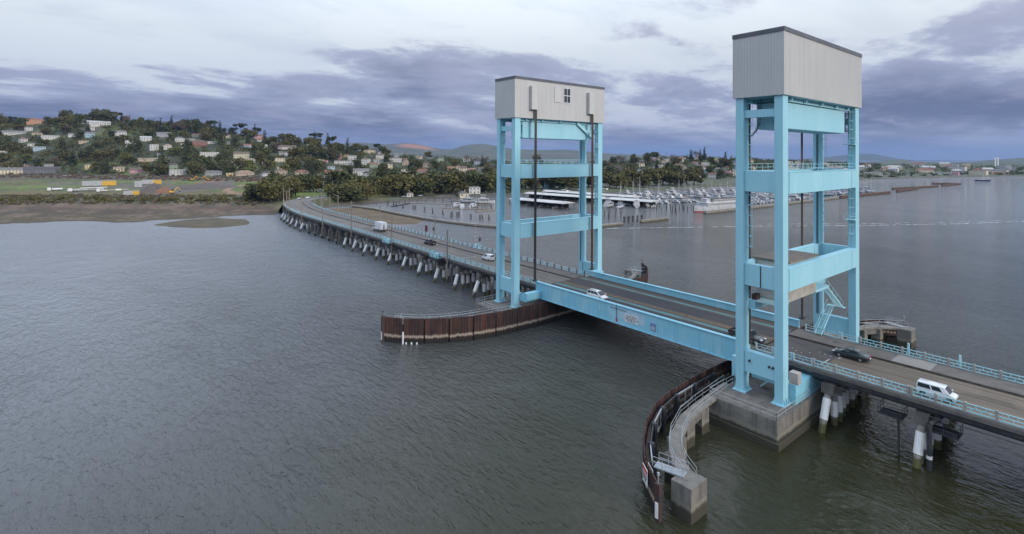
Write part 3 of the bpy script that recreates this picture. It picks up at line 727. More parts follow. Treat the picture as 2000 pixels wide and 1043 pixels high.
# near approach, running out of the frame on the right
def near_approach():
    T = thing('approach_bridge', 'near approach bridge on white-banded piles, running off to the right', 'bridge', (0.3, 15, 0))
    xs = [-7.4, 0.9, 10, 20, 30, 40, 52]
    left = [(x, YN) for x in xs]; right = [(x, YF) for x in xs]; kerb = [(x, YK) for x in xs]
    off = deck_parts(T, left, right, kerb, M['road'])
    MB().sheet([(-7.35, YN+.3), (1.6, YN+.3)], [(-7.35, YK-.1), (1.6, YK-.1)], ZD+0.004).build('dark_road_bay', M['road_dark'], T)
    for y in (9.15, 10.25, 13.4, 16.9):
        MB().sheet([(1.7, y-.08), (52, y-.08)], [(1.7, y+.09), (52, y+.09)], ZD+0.006).build('road_seam', M['seam'], T)
    for y in (9.6, 12.2): MB().sheet([(-7.3, y-.05), (1.5, y-.05)], [(-7.3, y+.05), (1.5, y+.05)], ZD+0.009).build('road_seam', M['seam'], T)
    MB().sheet([(1.75, 14.0), (2.0, 14.0)], [(1.75, 18.1), (2.0, 18.1)], ZD+0.009).build('stop_line', M['roadwhite'], T)
    MB().sheet([(1.0, 9.8), (1.2, 9.8)], [(1.0, 12.6), (1.2, 12.6)], ZD+0.009).build('stop_line', M['roadwhite'], T)
    for y in (13.9, 14.2): MB().sheet([(2, y-.035), (52, y-.035)], [(2, y+.035), (52, y+.035)], ZD+0.010).build('centre_line', plain('worn_yellow', (0.20, 0.15, 0.085), .9, c2=(.13, .11, .09), scale=1.2), T)
    rr = random.Random(4)
    for k in range(9):
        x = -6 + k*0.85; y = 13.0 + rr.uniform(-1.2, 1.6)
        MB().box(x-.06, x+.06, y-.06, y+.06, ZD+.004, ZD+.04).build('road_stud', M['white'], T)
    MB().sheet([(7.2, YK+.2), (11.8, YK+.2)], [(7.2, YF-.3), (11.8, YF-.3)], ZD+0.264+0.004).build('walkway_patch', M['walk_lt'], T)
    MB().box(-1.2, -0.6, 20.2, 20.6, ZD+.262, ZD+.275).build('drain_cover', M['steel_dark'], T)
    # rails
    place_rail(T, [(0.98 + PANEL_L*k, YN) for k in range(0, 18)], 'a', 'a')
    place_rail(T, [(2.0 + PANEL_L*k, YF) for k in range(0, 18)], 'a', 'a')
    for x in (12.0, 12.0+3*PANEL_L*3): link('rail_post', POST['a'], T, Vector((x+.32, YN, ZD))-T.location, 0)
    # solid parapet beside the tower legs: blue plate with short white-capped posts
    for yy, xa_, xb_ in ((YN, -7.3, 0.85), (YF, -6.2, 1.9)):
        for a, b in ((xa_, xa_+2.6), (xa_+2.75, (xa_+xb_)/2+1.25), ((xa_+xb_)/2+1.4, xb_)):
            MB().box(a, b, yy-0.09, yy+0.06, ZD-0.55, ZD+0.42).build('parapet_plate', M['rail_pale'], T)
            m = MB()
            for x in (a+.08, b-.08): m.box(x-.09, x+.09, yy-.12, yy+.08, ZD+.42, ZR+.06)
            for z in (ZR-.08, ZD+.85): m.bar((a, yy, z), (b, yy, z), .06, .07)
            for x in (a+(b-a)*.35, a+(b-a)*.68): m.bar((x, yy, ZD+.85), (x, yy, ZR-.08), .05, .05)
            m.bar(((a+b)/2, yy, ZD+.42), ((a+b)/2, yy, ZD+.85), .05, .05)
            m.build('parapet_rail', M['rail_pale'], T)
    for x in (8.2, 14.2): MB().box(x-.12, x+.12, YF+.25, YF+.5, ZD-.3, ZR+.75).build('sign_post', M['rail'], T)
    for x in (2.9, 13.4, 23.9, 34.4, 45): bent(T, x, 6.75, 23.1, 0)
    # service platforms and a pipe at the second bent
    for (x0, x1, y0, y1, z) in ((9.0, 11.6, 6.2, 8.4, 4.7), (14.3, 17.0, 6.2, 8.6, 4.5)):
        p = MB().box(x0, x1, y0, y1, z-.12, z)
        handrail(p, [(x0, y0, z), (x1, y0, z), (x1, y1, z)], 1.1, 1, .035, 1.3); handrail(p, [(x0, y0, z), (x0, y1, z)], 1.1, 1, .035, 1.3)
        p.build('service_platform', M['steel_dark'], T)
    q = MB().tube((14.4, 5.7, -2), (14.4, 5.7, 5.4), 0.28, 10).tube((14.4, 5.7, 5.4), (15.1, 8.2, 5.9), 0.26, 10)
    q.build('service_pipe', M['steel_dark'], T)
    MB().tube((14.4, 5.7, 1.3), (14.4, 5.7, 1.7), .30, 10).build('pipe_collar', M['white'], T)
    MB().tube((1.0, 5.9, 6.3), (26, 6.6, 6.1), 0.05, 6).build('cable', M['steel_dark'], T)
    MB().tube((11.1, 6.7, -2), (11.1, 6.7, 4.57), .14, 7).build('fender_pile', M['wood_dark'], T)
    return T
near_approach()

# far approach: straight then curving to the shore
PATH = []     # centre line points (x, y, heading) every bay
def far_path():
    x, y, a = -57.75, (YN+YF)/2, pi
    s = 0; pts = [(x, y, a)]
    while s < 340:
        if x > -222: k = 0.0
        elif x > -300: k = -0.0031
        else: k = -0.0085
        a += k * PANEL_L; x += cos(a)*PANEL_L; y += sin(a)*PANEL_L; s += PANEL_L
        pts.append((x, y, a))
    return pts
PATH = far_path()
HW = (YF-YN)/2
def offp(i, o):
    """point at lateral offset o (positive = far side) of path point i"""
    x, y, a = PATH[i]; return (x + sin(a)*o, y - cos(a)*o)
def far_approach():
    T = thing('approach_bridge', 'long far approach bridge on rows of piles, curving to the wooded shore', 'bridge', (-170, 15, 0))
    n = 94
    left = [offp(i, -HW) for i in range(n)]; right = [offp(i, HW) for i in range(n)]; kerb = [offp(i, YK-(YN+YF)/2) for i in range(n)]
    deck_parts(T, left, right, kerb, M['road_far'])
    for o in (-4.9, -1.6, 1.8):
        MB().sheet([offp(i, o-.05) for i in range(n)], [offp(i, o+.05) for i in range(n)], ZD+.006).build('road_seam', M['seam'], T)
    for o in (-0.85, -0.6):
        MB().sheet([offp(i, o-.05) for i in range(n)], [offp(i, o+.05) for i in range(n)], ZD+.010).build('centre_line', M['yellow'], T)
    for k in range(5):
        MB().sheet([(-95.6, 9.6+k*1.25), (-95.2, 9.6+k*1.25)], [(-95.6, 10.7+k*1.25), (-95.2, 10.7+k*1.25)], ZD+.009).build('stop_line', M['roadwhite'], T)
    place_rail(T, [left[i] for i in range(0, n)], 'a', 'a')
    place_rail(T, [right[i] for i in range(0, 87)], 'b', 'b')
    # bents
    x = -71.0; k = 0
    while x > -286:
        i = min(range(len(PATH)), key=lambda j: abs(PATH[j][0]-x)); a = PATH[i][2]-pi; cyy = PATH[i][1]
        st = 1 if -226 < x < -182 else 0
        bent(T, x, cyy-8.0, cyy+8.0, st, a)
        x -= 10.3 if st == 0 else 9.0
    # cantilevered gate platforms
    for x in (-101.5, -134.0):
        m = MB().box(x-2.2, x+2.2, 4.9, YN-.1, ZD-1.0, ZD-.1).build('gate_platform', M['steel_dark'], T)
        m = MB()
        for z in (ZD+.15, ZD+.65, ZR+.05):
            m.bar((x-2.2, 4.95, z), (x+2.2, 4.95, z), .07, .09); m.bar((x-2.2, 4.95, z), (x-2.2, YN, z), .07, .09); m.bar((x+2.2, 4.95, z), (x+2.2, YN, z), .07, .09)
        for q in (-2.2, -1.1, 0, 1.1, 2.2): m.bar((x+q, 4.95, ZD-.1), (x+q, 4.95, ZR+.05), .09, .09)
        m.build('platform_rail', M['rail'], T)
        MB().box(x-.6, x+.6, 5.4, 6.4, ZD-.1, ZD+1.1).build('gate_machine', M['rail'], T)
    m = MB().box(-108.5, -105.0, YF+.2, YF+2.2, ZD-.6, ZD+.1); handrail(m, [(-108.5, YF+2.1, ZD+.1), (-105, YF+2.1, ZD+.1)], 1.2, 2, .05, .9)
    m.build('gate_platform', M['rail'], T)
    return T
far_approach()

# ------------------------------------------------------------------ piers, fenders
def pier(x0, x1, near):
    lab = ('grey concrete pier block under the near lift tower' if near else 'concrete pier under the far lift tower, behind its curved rusty fender')
    T = thing('concrete_pier', lab, 'pier', ((x0+x1)/2, 15, -1), group='tower piers')
    m = MB().box(x0, x1, -4.5, 34.5, 0.9, ZP); m.box(x0-0.35, x1+0.35, -4.85, 34.85, -2.5, 0.9)
    bevel(m.build('block', M['pier'], T), 0.06, 1)
    MB().box(x0+.02, x1-.02, -4.48, 34.48, ZP+.002, ZP+.02).build('top_surface', M['concrete_dk'], T)
    e = 0.12; h = MB()
    handrail(h, [(x0+e, 5.0, ZP), (x0+e, -4.4, ZP), (x1-e, -4.4, ZP), (x1-e, 6.0, ZP)], 1.1, 1, .033, 2.6); h.build('handrail', M['galv'], T); h = MB()
    handrail(h, [(x0+e, 25.0, ZP), (x0+e, 34.4, ZP), (x1-e, 34.4, ZP), (x1-e, 24.0, ZP)], 1.1, 1, .033, 2.6)
    h.build('handrail', M['galv'], T)
    return T
pier(-8.5, 1.05, True); pier(-66.4, -56.9, False)

FP = [(-12.9, 15.0), (-13.1, 9.3), (-13.2, 3.5), (-13.0, -2.3), (-12.6, -7.7), (-11.6, -12.7), (-9.7, -17.3), (-7.1, -21.5), (-4.4, -24.8), (-0.8, -27.4)]
WP = [(-8.6, 1.2), (-8.1, -3.6), (-7.7, -8.0), (-7.0, -12.6), (-5.3, -17.2), (-3.5, -20.3), (-1.5, -22.3), (0.6, -23.7)]
def fender(far_tower, far_side):
    fx = (lambda x: -67.0 - x) if far_tower else (lambda x: x)
    fy = (lambda y: 30.0 - y) if far_side else (lambda y: y)
    who = {(0, 0): 'curved rusty sheet steel fender wall beside the near tower, bowed toward the camera',
           (0, 1): 'rusty sheet steel fender wall behind the near tower on its far side',
           (1, 0): 'long curved rusty fender wall with a pale tide line at the far tower',
           (1, 1): 'end of a rusty fender wall standing up beyond the lift span'}[(int(far_tower), int(far_side))]
    P = [(fx(x), fy(y)) for x, y in FP]
    T = thing('fender_wall', who, 'fender', (P[5][0], P[5][1], -2), group='fender walls around the tower piers')
    ztop = 3.75 if not far_tower else 5.0
    for i, (a, b) in enumerate(zip(P, P[1:])):
        a = Vector((*a, 0)); b = Vector((*b, 0)); d = (b-a).normalized(); nrm = Vector((d.y, -d.x, 0))
        cen = Vector((fx(-4), 15 if not far_side else 15, 0))
        if nrm.dot(Vector((fx(-33.5)-a.x, 0, 0))) < 0: nrm = -nrm
        L = (b-a).length; a2 = a + d*0.14; L -= 0.28; k = max(2, int(L/0.55)); pts = []
        for j in range(k):
            s0 = a2 + d*(L*j/k); q = L/k; o = nrm*0.07
            pts += [s0, s0 + d*q*0.38, s0 + d*q*0.5 + o, s0 + d*q*0.88 + o]
        pts.append(a2 + d*L)
        zt = ztop + R.uniform(-.05, .05)
        vs = []
        for off_ in (Vector((0,0,0)), -nrm*0.14):
            for z in (-2.5, zt):
                vs += [(p.x+off_.x, p.y+off_.y, z) for p in pts]
        K = len(pts); fs = []
        for j in range(K-1):
            fs += [(j, j+1, K+j+1, K+j), (2*K+j+1, 2*K+j, 3*K+j, 3*K+j+1), (K+j, K+j+1, 3*K+j+1, 3*K+j)]
        fs += [(0, K, 3*K, 2*K), (K-1, 3*K-1, 4*K-1, 2*K-1)]
        MB().add(vs, fs).build('sheet_panel', M['sheet'], T)
        # walers and a pile behind the wall
        m = MB()
        for z in (2.6, 1.0): m.bar(a - nrm*0.45 + Vector((0,0,z)), b - nrm*0.45 + Vector((0,0,z)), 0.35, 0.4)
        m.build('waler', M['rust'], T)
        mm = MB(); p = a - nrm*1.0
        mm.box(p.x-.28, p.x+.28, p.y-.28, p.y+.28, -2.5, ztop-.35); mm.build('fender_pile', M['steel_dark'], T)
        if i in (2, 3, 4, 5, 6, 7):
            f = MB(); q = a.lerp(b, .5) - nrm*0.75
            for z in (1.2, 3.2): f.bar(a - nrm*.85 + Vector((0,0,z)), b - nrm*.85 + Vector((0,0,z)), .14, .2)
            for k2 in (0.15, .5, .85):
                p = a.lerp(b, k2) - nrm*.85; f.bar((p.x, p.y, 1.2), (p.x, p.y, 3.2), .12, .12)
            f.build('fender_frame', M['galv'] if i % 2 else M['steel_dark'], T)
    e = Vector((*P[-1], 0))
    MB().box(e.x-.3, e.x+.3, e.y-.25, e.y+.25, -2.5, ztop+.1).build('end_post', M['rust'], T)
    MB().box(e.x-.18, e.x+.18, e.y-.32 if not far_side else e.y+.25, e.y-.25 if not far_side else e.y+.32, .4, 2.0).build('gauge_board', M['white'], T)
    MB().tube((e.x, e.y, ztop+.1), (e.x, e.y, ztop+.9), .05, 6).tube((e.x, e.y, ztop+.9), (e.x, e.y, ztop+1.2), .13, 8).build('end_lamp', M['rust'] if far_tower else M['galv'], T)
    if not far_tower and not far_side:
        a = Vector((*P[8], 0)); b = Vector((*P[9], 0)); d = (b-a).normalized(); nrm = Vector((-d.y, d.x, 0))
        sg = MB()
        for (s0, s1, z0, z1) in ((0.2, 1.9, 1.7, 3.6),):
            p = a + d*s0 - nrm*(-0.02); q = a + d*s1 - nrm*(-0.02)
        p = a + d*0.3; q = a + d*1.9; o = Vector((-d.y, d.x, 0)); o = o if o.y > 0 else -o
        for nm, k0, k1, z0, z1, off_, mt in (('sign_board', .3, 1.9, 1.75, 3.55, .30, M['white']), ('sign_heading', .42, 1.78, 3.1, 3.45, .345, M['red']), ('sign_text', .5, 1.7, 2.75, 2.87, .345, M['red']), ('sign_text', .5, 1.7, 2.45, 2.57, .345, M['steel_dark']), ('sign_text', .5, 1.5, 2.15, 2.27, .345, M['steel_dark'])):
            for sgn in (1, -1):
                p = a + d*k0 + o*off_*sgn; q = a + d*k1 + o*off_*sgn
                MB().bar((p.x, p.y, (z0+z1)/2), (q.x, q.y, (z0+z1)/2), .05, z1-z0).build(nm, mt, T)
    if far_tower and not far_side:
        # gauge and tide marks on the wall face
        for (i, k) in ((8, 0.0), (7, 0.35), (7, .6), (7, .85)):
            p = Vector((*P[i], 0)).lerp(Vector((*P[i+1], 0)), k); q = Vector((p.x+.28, p.y-.12, 0))
            MB().box(q.x-.12, q.x+.12, q.y-.12, q.y+.12, -1, 2.4 if i == 8 else .35).build('gauge_board' if i == 8 else 'tide_mark', M['white'], T)
    # service walkway on pillars
    Wp = [(fx(x), fy(y)) for x, y in WP]
    lab2 = {(0, 0): 'curved concrete walkway with galvanised rails inside the near fender', (0, 1): 'curved concrete service walkway beyond the near tower',
            (1, 0): 'low railed walkway behind the far tower fender', (1, 1): 'service walkway stub beyond the far tower'}[(int(far_tower), int(far_side))]
    G = thing('service_walkway', lab2, 'walkway', (Wp[3][0], Wp[3][1], -2), group='service walkways inside the fenders')
    def offs(o):
        r = []
        for i, p in enumerate(Wp):
            a = Wp[max(0, i-1)]; b = Wp[min(len(Wp)-1, i+1)]; d = Vector((b[0]-a[0], b[1]-a[1], 0)).normalized()
            r.append((p[0]-d.y*o, p[1]+d.x*o))
        return r
    l, r_ = offs(-.75), offs(.75)
    zw = 3.6 if not far_tower else 3.3
    MB().strip(l, r_, zw-.35, zw).build('walkway_slab', M['concrete'], G)
    for side in (offs(-.68), offs(.68)):
        handrail(MB(), [(x, y, zw) for x, y in side], 1.1, 1, .03, 2.2).build('handrail', M['galv'], G)
    for i in (2, 3, 4, 5):
        x, y = Wp[i]; MB().box(x-.8, x+.8, y-.9, y+.9, -2.5, zw-.36).build('pillar', M['pier'], G)
    for i in (2, 4):
        a = Wp[i]; b = Wp[i+1]; MB().bar((a[0], a[1], 2.7), (b[0], b[1], 2.7), 1.2, .9).build('edge_beam', M['pier'], G)
    x, y = Wp[-1]; bevel(MB().box(x-1.3, x+1.1, y-1.6, y+1.4, -2.5, zw-.02).build('end_block', M['pier'], G), .05, 1)
    # grating bridge from the walkway end to the fender
    ex, ey = P[-2]; m = MB().bar((x-.6*(1 if not far_tower else -1), y, zw+.05), (ex + (x-ex)*.25, ey+(y-ey)*.25, zw+.05), 1.2, .12)
    m.build('grating', plain('grating_grey', (0.33, 0.37, 0.40), .5, .3, c2=(.25, .28, .3), scale=3), G)
    hr = MB()
    for s_ in (-.6, .6):
        handrail(hr, [(x-.6*(1 if not far_tower else -1), y+s_*(1), zw+.1), (ex + (x-ex)*.25, ey+(y-ey)*.25+s_, zw+.1)], 1.05, 1, .032, 1.3)
    hr.build('grating_rail', M['galv'], G)
for ft in (False, True):
    for fs_ in (False, True): fender(ft, fs_)
# ------------------------------------------------------------------ land: heights by bearing and distance from the survey point (the camera)
from mathutils import noise as mnoise
def yh(px): return 304.0 + 0.0058*(px-1000)
def interp(tab, px):
    if px <= tab[0][0]: return tab[0][1]
    for (a, va), (b, vb) in zip(tab, tab[1:]):
        if px <= b: return va + (vb-va)*(px-a)/(b-a)
    return tab[-1][1]
Y_SHORE = [(-400,441),(0,437),(60,435.5),(130,432),(190,431.5),(225,435),(262,434.5),(300,430.5),(340,428.5),(420,424),(470,420.5),(515,419.5),(545,418),(556,415.5),(580,410),(620,407),(660,404),(700,401),(760,397),(860,389),(960,383),(1100,380),(1300,374),(1440,363),(1600,356),(1700,351),(1800,348),(1900,345.5),(2000,344),(2400,344)]
Y_BANK = [(-400,399),(0,398),(150,396),(300,396),(450,397),(530,402),(560,404),(600,399),(640,397)]
D_FLAT = [(-400,740),(0,735),(300,700),(515,670),(620,640),(860,640),(1100,690),(1300,730),(1440,800),(1600,960),(1800,1080),(2000,1250),(2400,1300)]
Z_FLAT = [(-400,8),(500,8),(650,6),(900,5),(1300,4.5),(1700,4),(2400,4)]
D_RIDGE = [(-400,1060),(500,1050),(800,1000),(1000,1000),(1200,1020),(1440,1080),(1700,1350),(2000,1650),(2400,1700)]
Z_RIDGE = [(-400,96),(0,100),(90,99),(150,103),(210,104),(300,93),(400,84),(480,74),(540,64),(620,56),(680,45),(740,40),(820,33),(960,26),(1100,20),(1180,22),(1260,31),(1340,36),(1440,31),(1600,24),(1700,19),(1800,16),(1900,14),(2000,12),(2400,12)]
def dshore(px): return 37.6*FPX/(interp(Y_SHORE, px)+1.1*mnoise.noise(Vector((px*.045, 1.3, 0)))+.6*mnoise.noise(Vector((px*.13, 5.3, 0)))-yh(px))
def gz(px, d):
    ds = dshore(px); df = interp(D_FLAT, px); zf = interp(Z_FLAT, px); dr = interp(D_RIDGE, px); zr = interp(Z_RIDGE, px)
    if px < 640: db = max(ds+14, (37.6-2)*FPX/(interp(Y_BANK, px)-yh(px)))
    else: db = ds + 14
    if d < ds: return -2.5*min(1.0, (ds-d)/40) 
    if d < db:
        k = (d-ds)/(db-ds)
        if px < 540: return 0.9*k if k < .9 else 0.81 + (2.0-.81)*(k-.9)/.1
        return 2.0*k
    if d < df:
        k = (d-db)/(df-db); return 2.0 + (zf-2.0)*(k*k)
    if d < dr:
        k = (d-df)/(dr-df); s_ = k*k*(3-2*k)*.45 + k*.55; return zf + (zr-zf)*s_
    k = min(1.0, (d-dr)/500); return zr + (min(zr, 14)-zr)*(k*k*(3-2*k))
def G(px, d, z=0.0):
    p = CAM + FH*d + RT*(d*(px-1000)/FPX); return Vector((p.x, p.y, z))
def gp(px, d): return G(px, d, gz(px, d))
def inv(x, y):
    r = Vector((x-CAM.x, y-CAM.y, 0)); d = r.dot(FH); return 1000 + FPX*r.dot(RT)/d, d
def hit(px, y):
    """distance at which the ground at this bearing appears at height y in the survey picture"""
    d = dshore(px)+2; last = d
    while d < 1500:
        if yh(px) + (37.6-gz(px, d))*FPX/d <= y: return d
        d += 3
    return None
def nz2(x, y, s, o=0.0): return mnoise.noise(Vector((x*s+o, y*s-o, o)))

GREEN = (0.070, 0.088, 0.026); GREEN2 = (0.115, 0.155, 0.030); DRY = (0.16, 0.125, 0.060); MUD = (0.115, 0.082, 0.056); MUDG = (0.125, 0.10, 0.05)
DIRT = (0.20, 0.105, 0.062); GREYD = (0.115, 0.098, 0.088); WOODS = (0.036, 0.043, 0.023); ASPH = (0.10, 0.10, 0.105); SCRUB = (0.055, 0.060, 0.030); ROCK = (0.085, 0.075, 0.065)
def lerp3(a, b, k): return tuple(x+(y-x)*k for x, y in zip(a, b))
def ground_colour(px, d, x, y):
    ds = dshore(px); df = interp(D_FLAT, px); n = nz2(x, y, .02); n2 = nz2(x, y, .06, 3.3); n3 = nz2(x, y, .008, 9.1)
    yy = yh(px) + (37.6-gz(px, d))*FPX/d
    if px < 540:
        yb = interp(Y_BANK, px)
        if yy > yb+1.5:
            c = lerp3((0.125, 0.078, 0.050), (0.080, 0.052, 0.033), min(1, max(0, .5+n*1.1)))
            if yy > yb+12 + n2*8: c = lerp3(c, (0.066, 0.045, 0.028), .8)
            if yy > yb+22 + n*8: c = lerp3(c, (0.075, 0.062, 0.026), .7)
            n6 = mnoise.noise(Vector((px*.022, yy*.33, 4.4))) + .5*mnoise.noise(Vector((px*.07, yy*.8, 1.1)))
            c = lerp3(c, (.050, .036, .024), min(.75, max(0, n6*1.6))); c = lerp3(c, (.165, .115, .085), min(.7, max(0, -n6*1.3)))
            if d < ds+7: c = lerp3(c, (.055, .046, .034), .6)
            return c
        if yy > 380: return lerp3(SCRUB, (0.10, 0.085, 0.04), min(1, max(0, .4+n2)))
        if d < df:
            n4 = mnoise.noise(Vector((px*.017, yy*.22, 2.2))); n5 = mnoise.noise(Vector((px*.05, yy*.5, 7.7)))
            c = lerp3(GREEN, GREEN2, min(1, max(0, .5+n*1.4)))
            if n4+n5*.5 > .12: c = lerp3(c, (.125, .092, .046), min(.85, (n4+n5*.5-.12)*5))
            if n4-n5*.5 < -.25: c = lerp3(c, (.05, .055, .03), .6)
            if yy > 374 + n5*3: c = lerp3(c, (.15, .095, .045), .5)
            if 270 < px < 560 and 352 < yy < 380:
                if abs((yy-376) + (px-340)*0.30 + n2*6) < 5 or abs((yy-352)-(px-470)*.02+n2*3) < 2: c = DIRT
                if 300 < px < 460 and abs((yy-366) - (px-380)*(-.10) + n*7) < 6: c = GREYD
                if 440 < px < 530 and abs(hypot((px-490)/45, (yy-371)/9)-1+n2*.15) < .16: c = (0.25, 0.17, 0.10)
            if 95 < px < 350 and 355 < yy < 378: c = lerp3(GREYD, c, min(1, max(0, .62+n2*1.8)))
            if yy < 352: c = lerp3(c, (0.075, 0.06, 0.042), .75)
            return c
    if d < ds+9 and px > 540: return ROCK
    if d < df:
        if 540 <= px < 760: return lerp3(lerp3(GREEN, GREEN2, min(1, max(0, .5+n*1.5))), (.105, .085, .052), min(1, max(0, 1.1-(d-ds)/70 + n2)))
        c = lerp3((.07, .075, .05), GREEN, min(1, max(0, .4+n*1.5)))
        if n2 > .12: c = lerp3(c, (.13, .125, .12), .7)
        return c
    c = lerp3(WOODS, (0.058, 0.068, 0.030), min(1, max(0, .4+n2*1.4)))
    if n3+n2*.5 > .3: c = lerp3(c, GREEN2, .55)
    if n-n2*.4 < -.38: c = lerp3(c, (.12, .10, .07), .5)
    return c

def terrain():
    me = bpy.data.meshes.new('ground')
    cols = []; px = -420
    while px <= 2430: cols.append(px); px += 7
    rows = []
    for j in range(24): rows.append(('s', -60 + j*3.2))
    vs = []; cl = []; NR = 0
    fr = [-60, -30, -12, -5, -2, 0, 2, 4, 7, 10, 14, 18, 24, 30, 38, 47, 57, 68, 80, 93, 107]
    for px in cols:
        ds = dshore(px); df = interp(D_FLAT, px); dr = interp(D_RIDGE, px)
        ddd = [ds+f for f in fr if ds+f < df-30]
        ddd = [ds+f for f in fr]; base = ds+107
        more = [base + (df-base)*k/24 for k in range(1, 25)] + [df + (dr-df)*k/36 for k in range(1, 37)] + [dr+40, dr+100, dr+200, dr+350, dr+600, dr+1200, dr+2400]
        col = sorted(ddd + more); NR = len(col)
        for d in col:
            z = gz(px, d); p = G(px, d)
            if d > ds+2: z += nz2(p.x, p.y, .035)*min(.25 if d < df else 1.8, (d-ds)*.02)
            if d > dr+1000: z = 4
            vs.append((p.x, p.y, z)); c = ground_colour(px, d, p.x, p.y); cl += [c[0], c[1], c[2], 1.0]
    fs = []
    for i in range(len(cols)-1):
        for j in range(NR-1):
            a = i*NR+j; fs.append((a, a+NR, a+NR+1, a+1))
    me.from_pydata(vs, [], fs)
    at = me.color_attributes.new('soil', 'FLOAT_COLOR', 'POINT'); at.data.foreach_set('color', cl)
    m, t, b = newmat('ground_soil')
    a = node(t, 'ShaderNodeAttribute', attribute_name='soil')
    dk = node(t, 'ShaderNodeMix', data_type='RGBA', blend_type='MULTIPLY'); dk.inputs[0].default_value = 1.0
    t.links.new(a.outputs['Color'], dk.inputs[6])
    f = ramp(t, noise(t, 0.35, 6, .7), .3, .7, 0.6, 1.35)
    cbn = node(t, 'ShaderNodeCombineColor'); [t.links.new(f, cbn.inputs[i]) for i in range(3)]
    t.links.new(cbn.outputs[0], dk.inputs[7]); t.links.new(dk.outputs[2], b.inputs['Base Color']); b.inputs['Roughness'].default_value = .95
    bump(t, b, noise(t, .8, 5, .7), .6, .4)
    me.materials.append(m); me.polygons.foreach_set('use_smooth', [True]*len(fs)); me.update()
    setp(link('ground', me), kind='structure')
    return m
SOIL = terrain()

def flat_bank(name, pts, ztop, mat, seed=1, n_ring=5):
    """low bank of mud from an outline of survey points (px, y at water level)"""
    P = [G(px, 37.6*FPX/(y-yh(px))) for px, y in pts]
    # refine outline
    Q = []
    for a, b in zip(P, P[1:]+P[:1]):
        k = max(1, int((b-a).length/4))
        for j in range(k):
            p = a.lerp(b, j/k); Q.append(p + Vector((nz2(p.x, p.y, .09, seed)*2.5, nz2(p.x, p.y, .09, seed+5)*2.5, 0)))
    c = sum(Q, Vector())/len(Q); vs = []; n = len(Q)
    for r_ in range(n_ring):
        k = r_/(n_ring)
        for p in Q:
            q = p.lerp(c, k); vs.append((q.x, q.y, -0.35 + (ztop+.35)*(1-(1-k)**2.2) + nz2(q.x, q.y, .12, seed)*.12*k))
    vs.append((c.x, c.y, ztop)); fs = []
    for r_ in range(n_ring-1):
        for i in range(n):
            a = r_*n+i; b = r_*n+(i+1) % n; fs.append((a, b, b+n, a+n))
    for i in range(n): fs.append(((n_ring-1)*n+i, (n_ring-1)*n+(i+1) % n, len(vs)-1))
    m = MB(); m.sm = True; m.add(vs, fs)
    return setp(m.build(name, mat), kind='structure')
MUDM = plain('mud_bank', (0.085, 0.064, 0.030), .8, c2=(0.052, 0.040, 0.022), scale=.12, bmp=.4, bscale=1.2)
MUDM2 = plain('brown_marsh', (0.125, 0.085, 0.045), .85, c2=(0.075, 0.055, 0.032), scale=.09, bmp=.4, bscale=1.2)
flat_bank('mud_flat', [(266,440),(318,432),(372,425),(430,421.5),(465,424.5),(500,425.5),(515,433),(508,441),(440,448),(370,448.8),(320,446.5)], .45, MUDM, 2)
flat_bank('mud_flat', [(590,414),(640,404),(700,402),(740,409),(800,421),(850,430),(862,436),(842,442),(800,444),(740,441),(690,434),(640,425)], .55, MUDM2, 4)

# road beyond the bridge end
def shore_road():
    pts = [PATH[i] for i in range(93, len(PATH))]
    x, y, a = pts[-1]
    ext = []
    for k in range(40):
        a += -0.0085*4 if k < 12 else -0.002*4; x += cos(a)*4; y += sin(a)*4; ext.append((x, y, a))
    al = pts + ext
    L = [(x+sin(a)*-HW*.95, y-cos(a)*-HW*.95) for x, y, a in al]; Rr = [(x+sin(a)*HW*.95, y-cos(a)*HW*.95) for x, y, a in al]
    z = []
    for i, (x, y, a) in enumerate(al):
        px, d = inv(x, y); z.append(max(gz(px, d)+.5, ZD + (4.6-ZD)*min(1, i/30)))
    Lo = [(x+sin(a)*-HW*1.5, y-cos(a)*-HW*1.5) for x, y, a in al]; Ro = [(x+sin(a)*HW*1.5, y-cos(a)*HW*1.5) for x, y, a in al]
    e = MB().strip(L, Rr, [q-6 for q in z], [q-.03 for q in z])
    setp(e.build('road_embankment', plain('embankment', (.10, .085, .06), .95, c2=(.06, .075, .03), scale=.15)), kind='structure')
    bank = MB(); 
    for (A, B_) in ((L, Lo), (Rr, Ro)):
        n = len(A); vs = []
        for i in range(n): vs += [(A[i][0], A[i][1], z[i]-.05), (B_[i][0], B_[i][1], max(-.5, z[i]-6.5))]
        bank.add(vs, [(2*i, 2*i+2, 2*i+3, 2*i+1) for i in range(n-1)])
    setp(bank.build('road_bank', plain('bank_grass', (.085, .075, .045), .95, c2=(.05, .085, .025), scale=.12)), kind='structure')
    r = MB().sheet(L, Rr, z); setp(r.build('road', M['road_far']), kind='structure')
    return al, z
ROAD, ROADZ = shore_road()

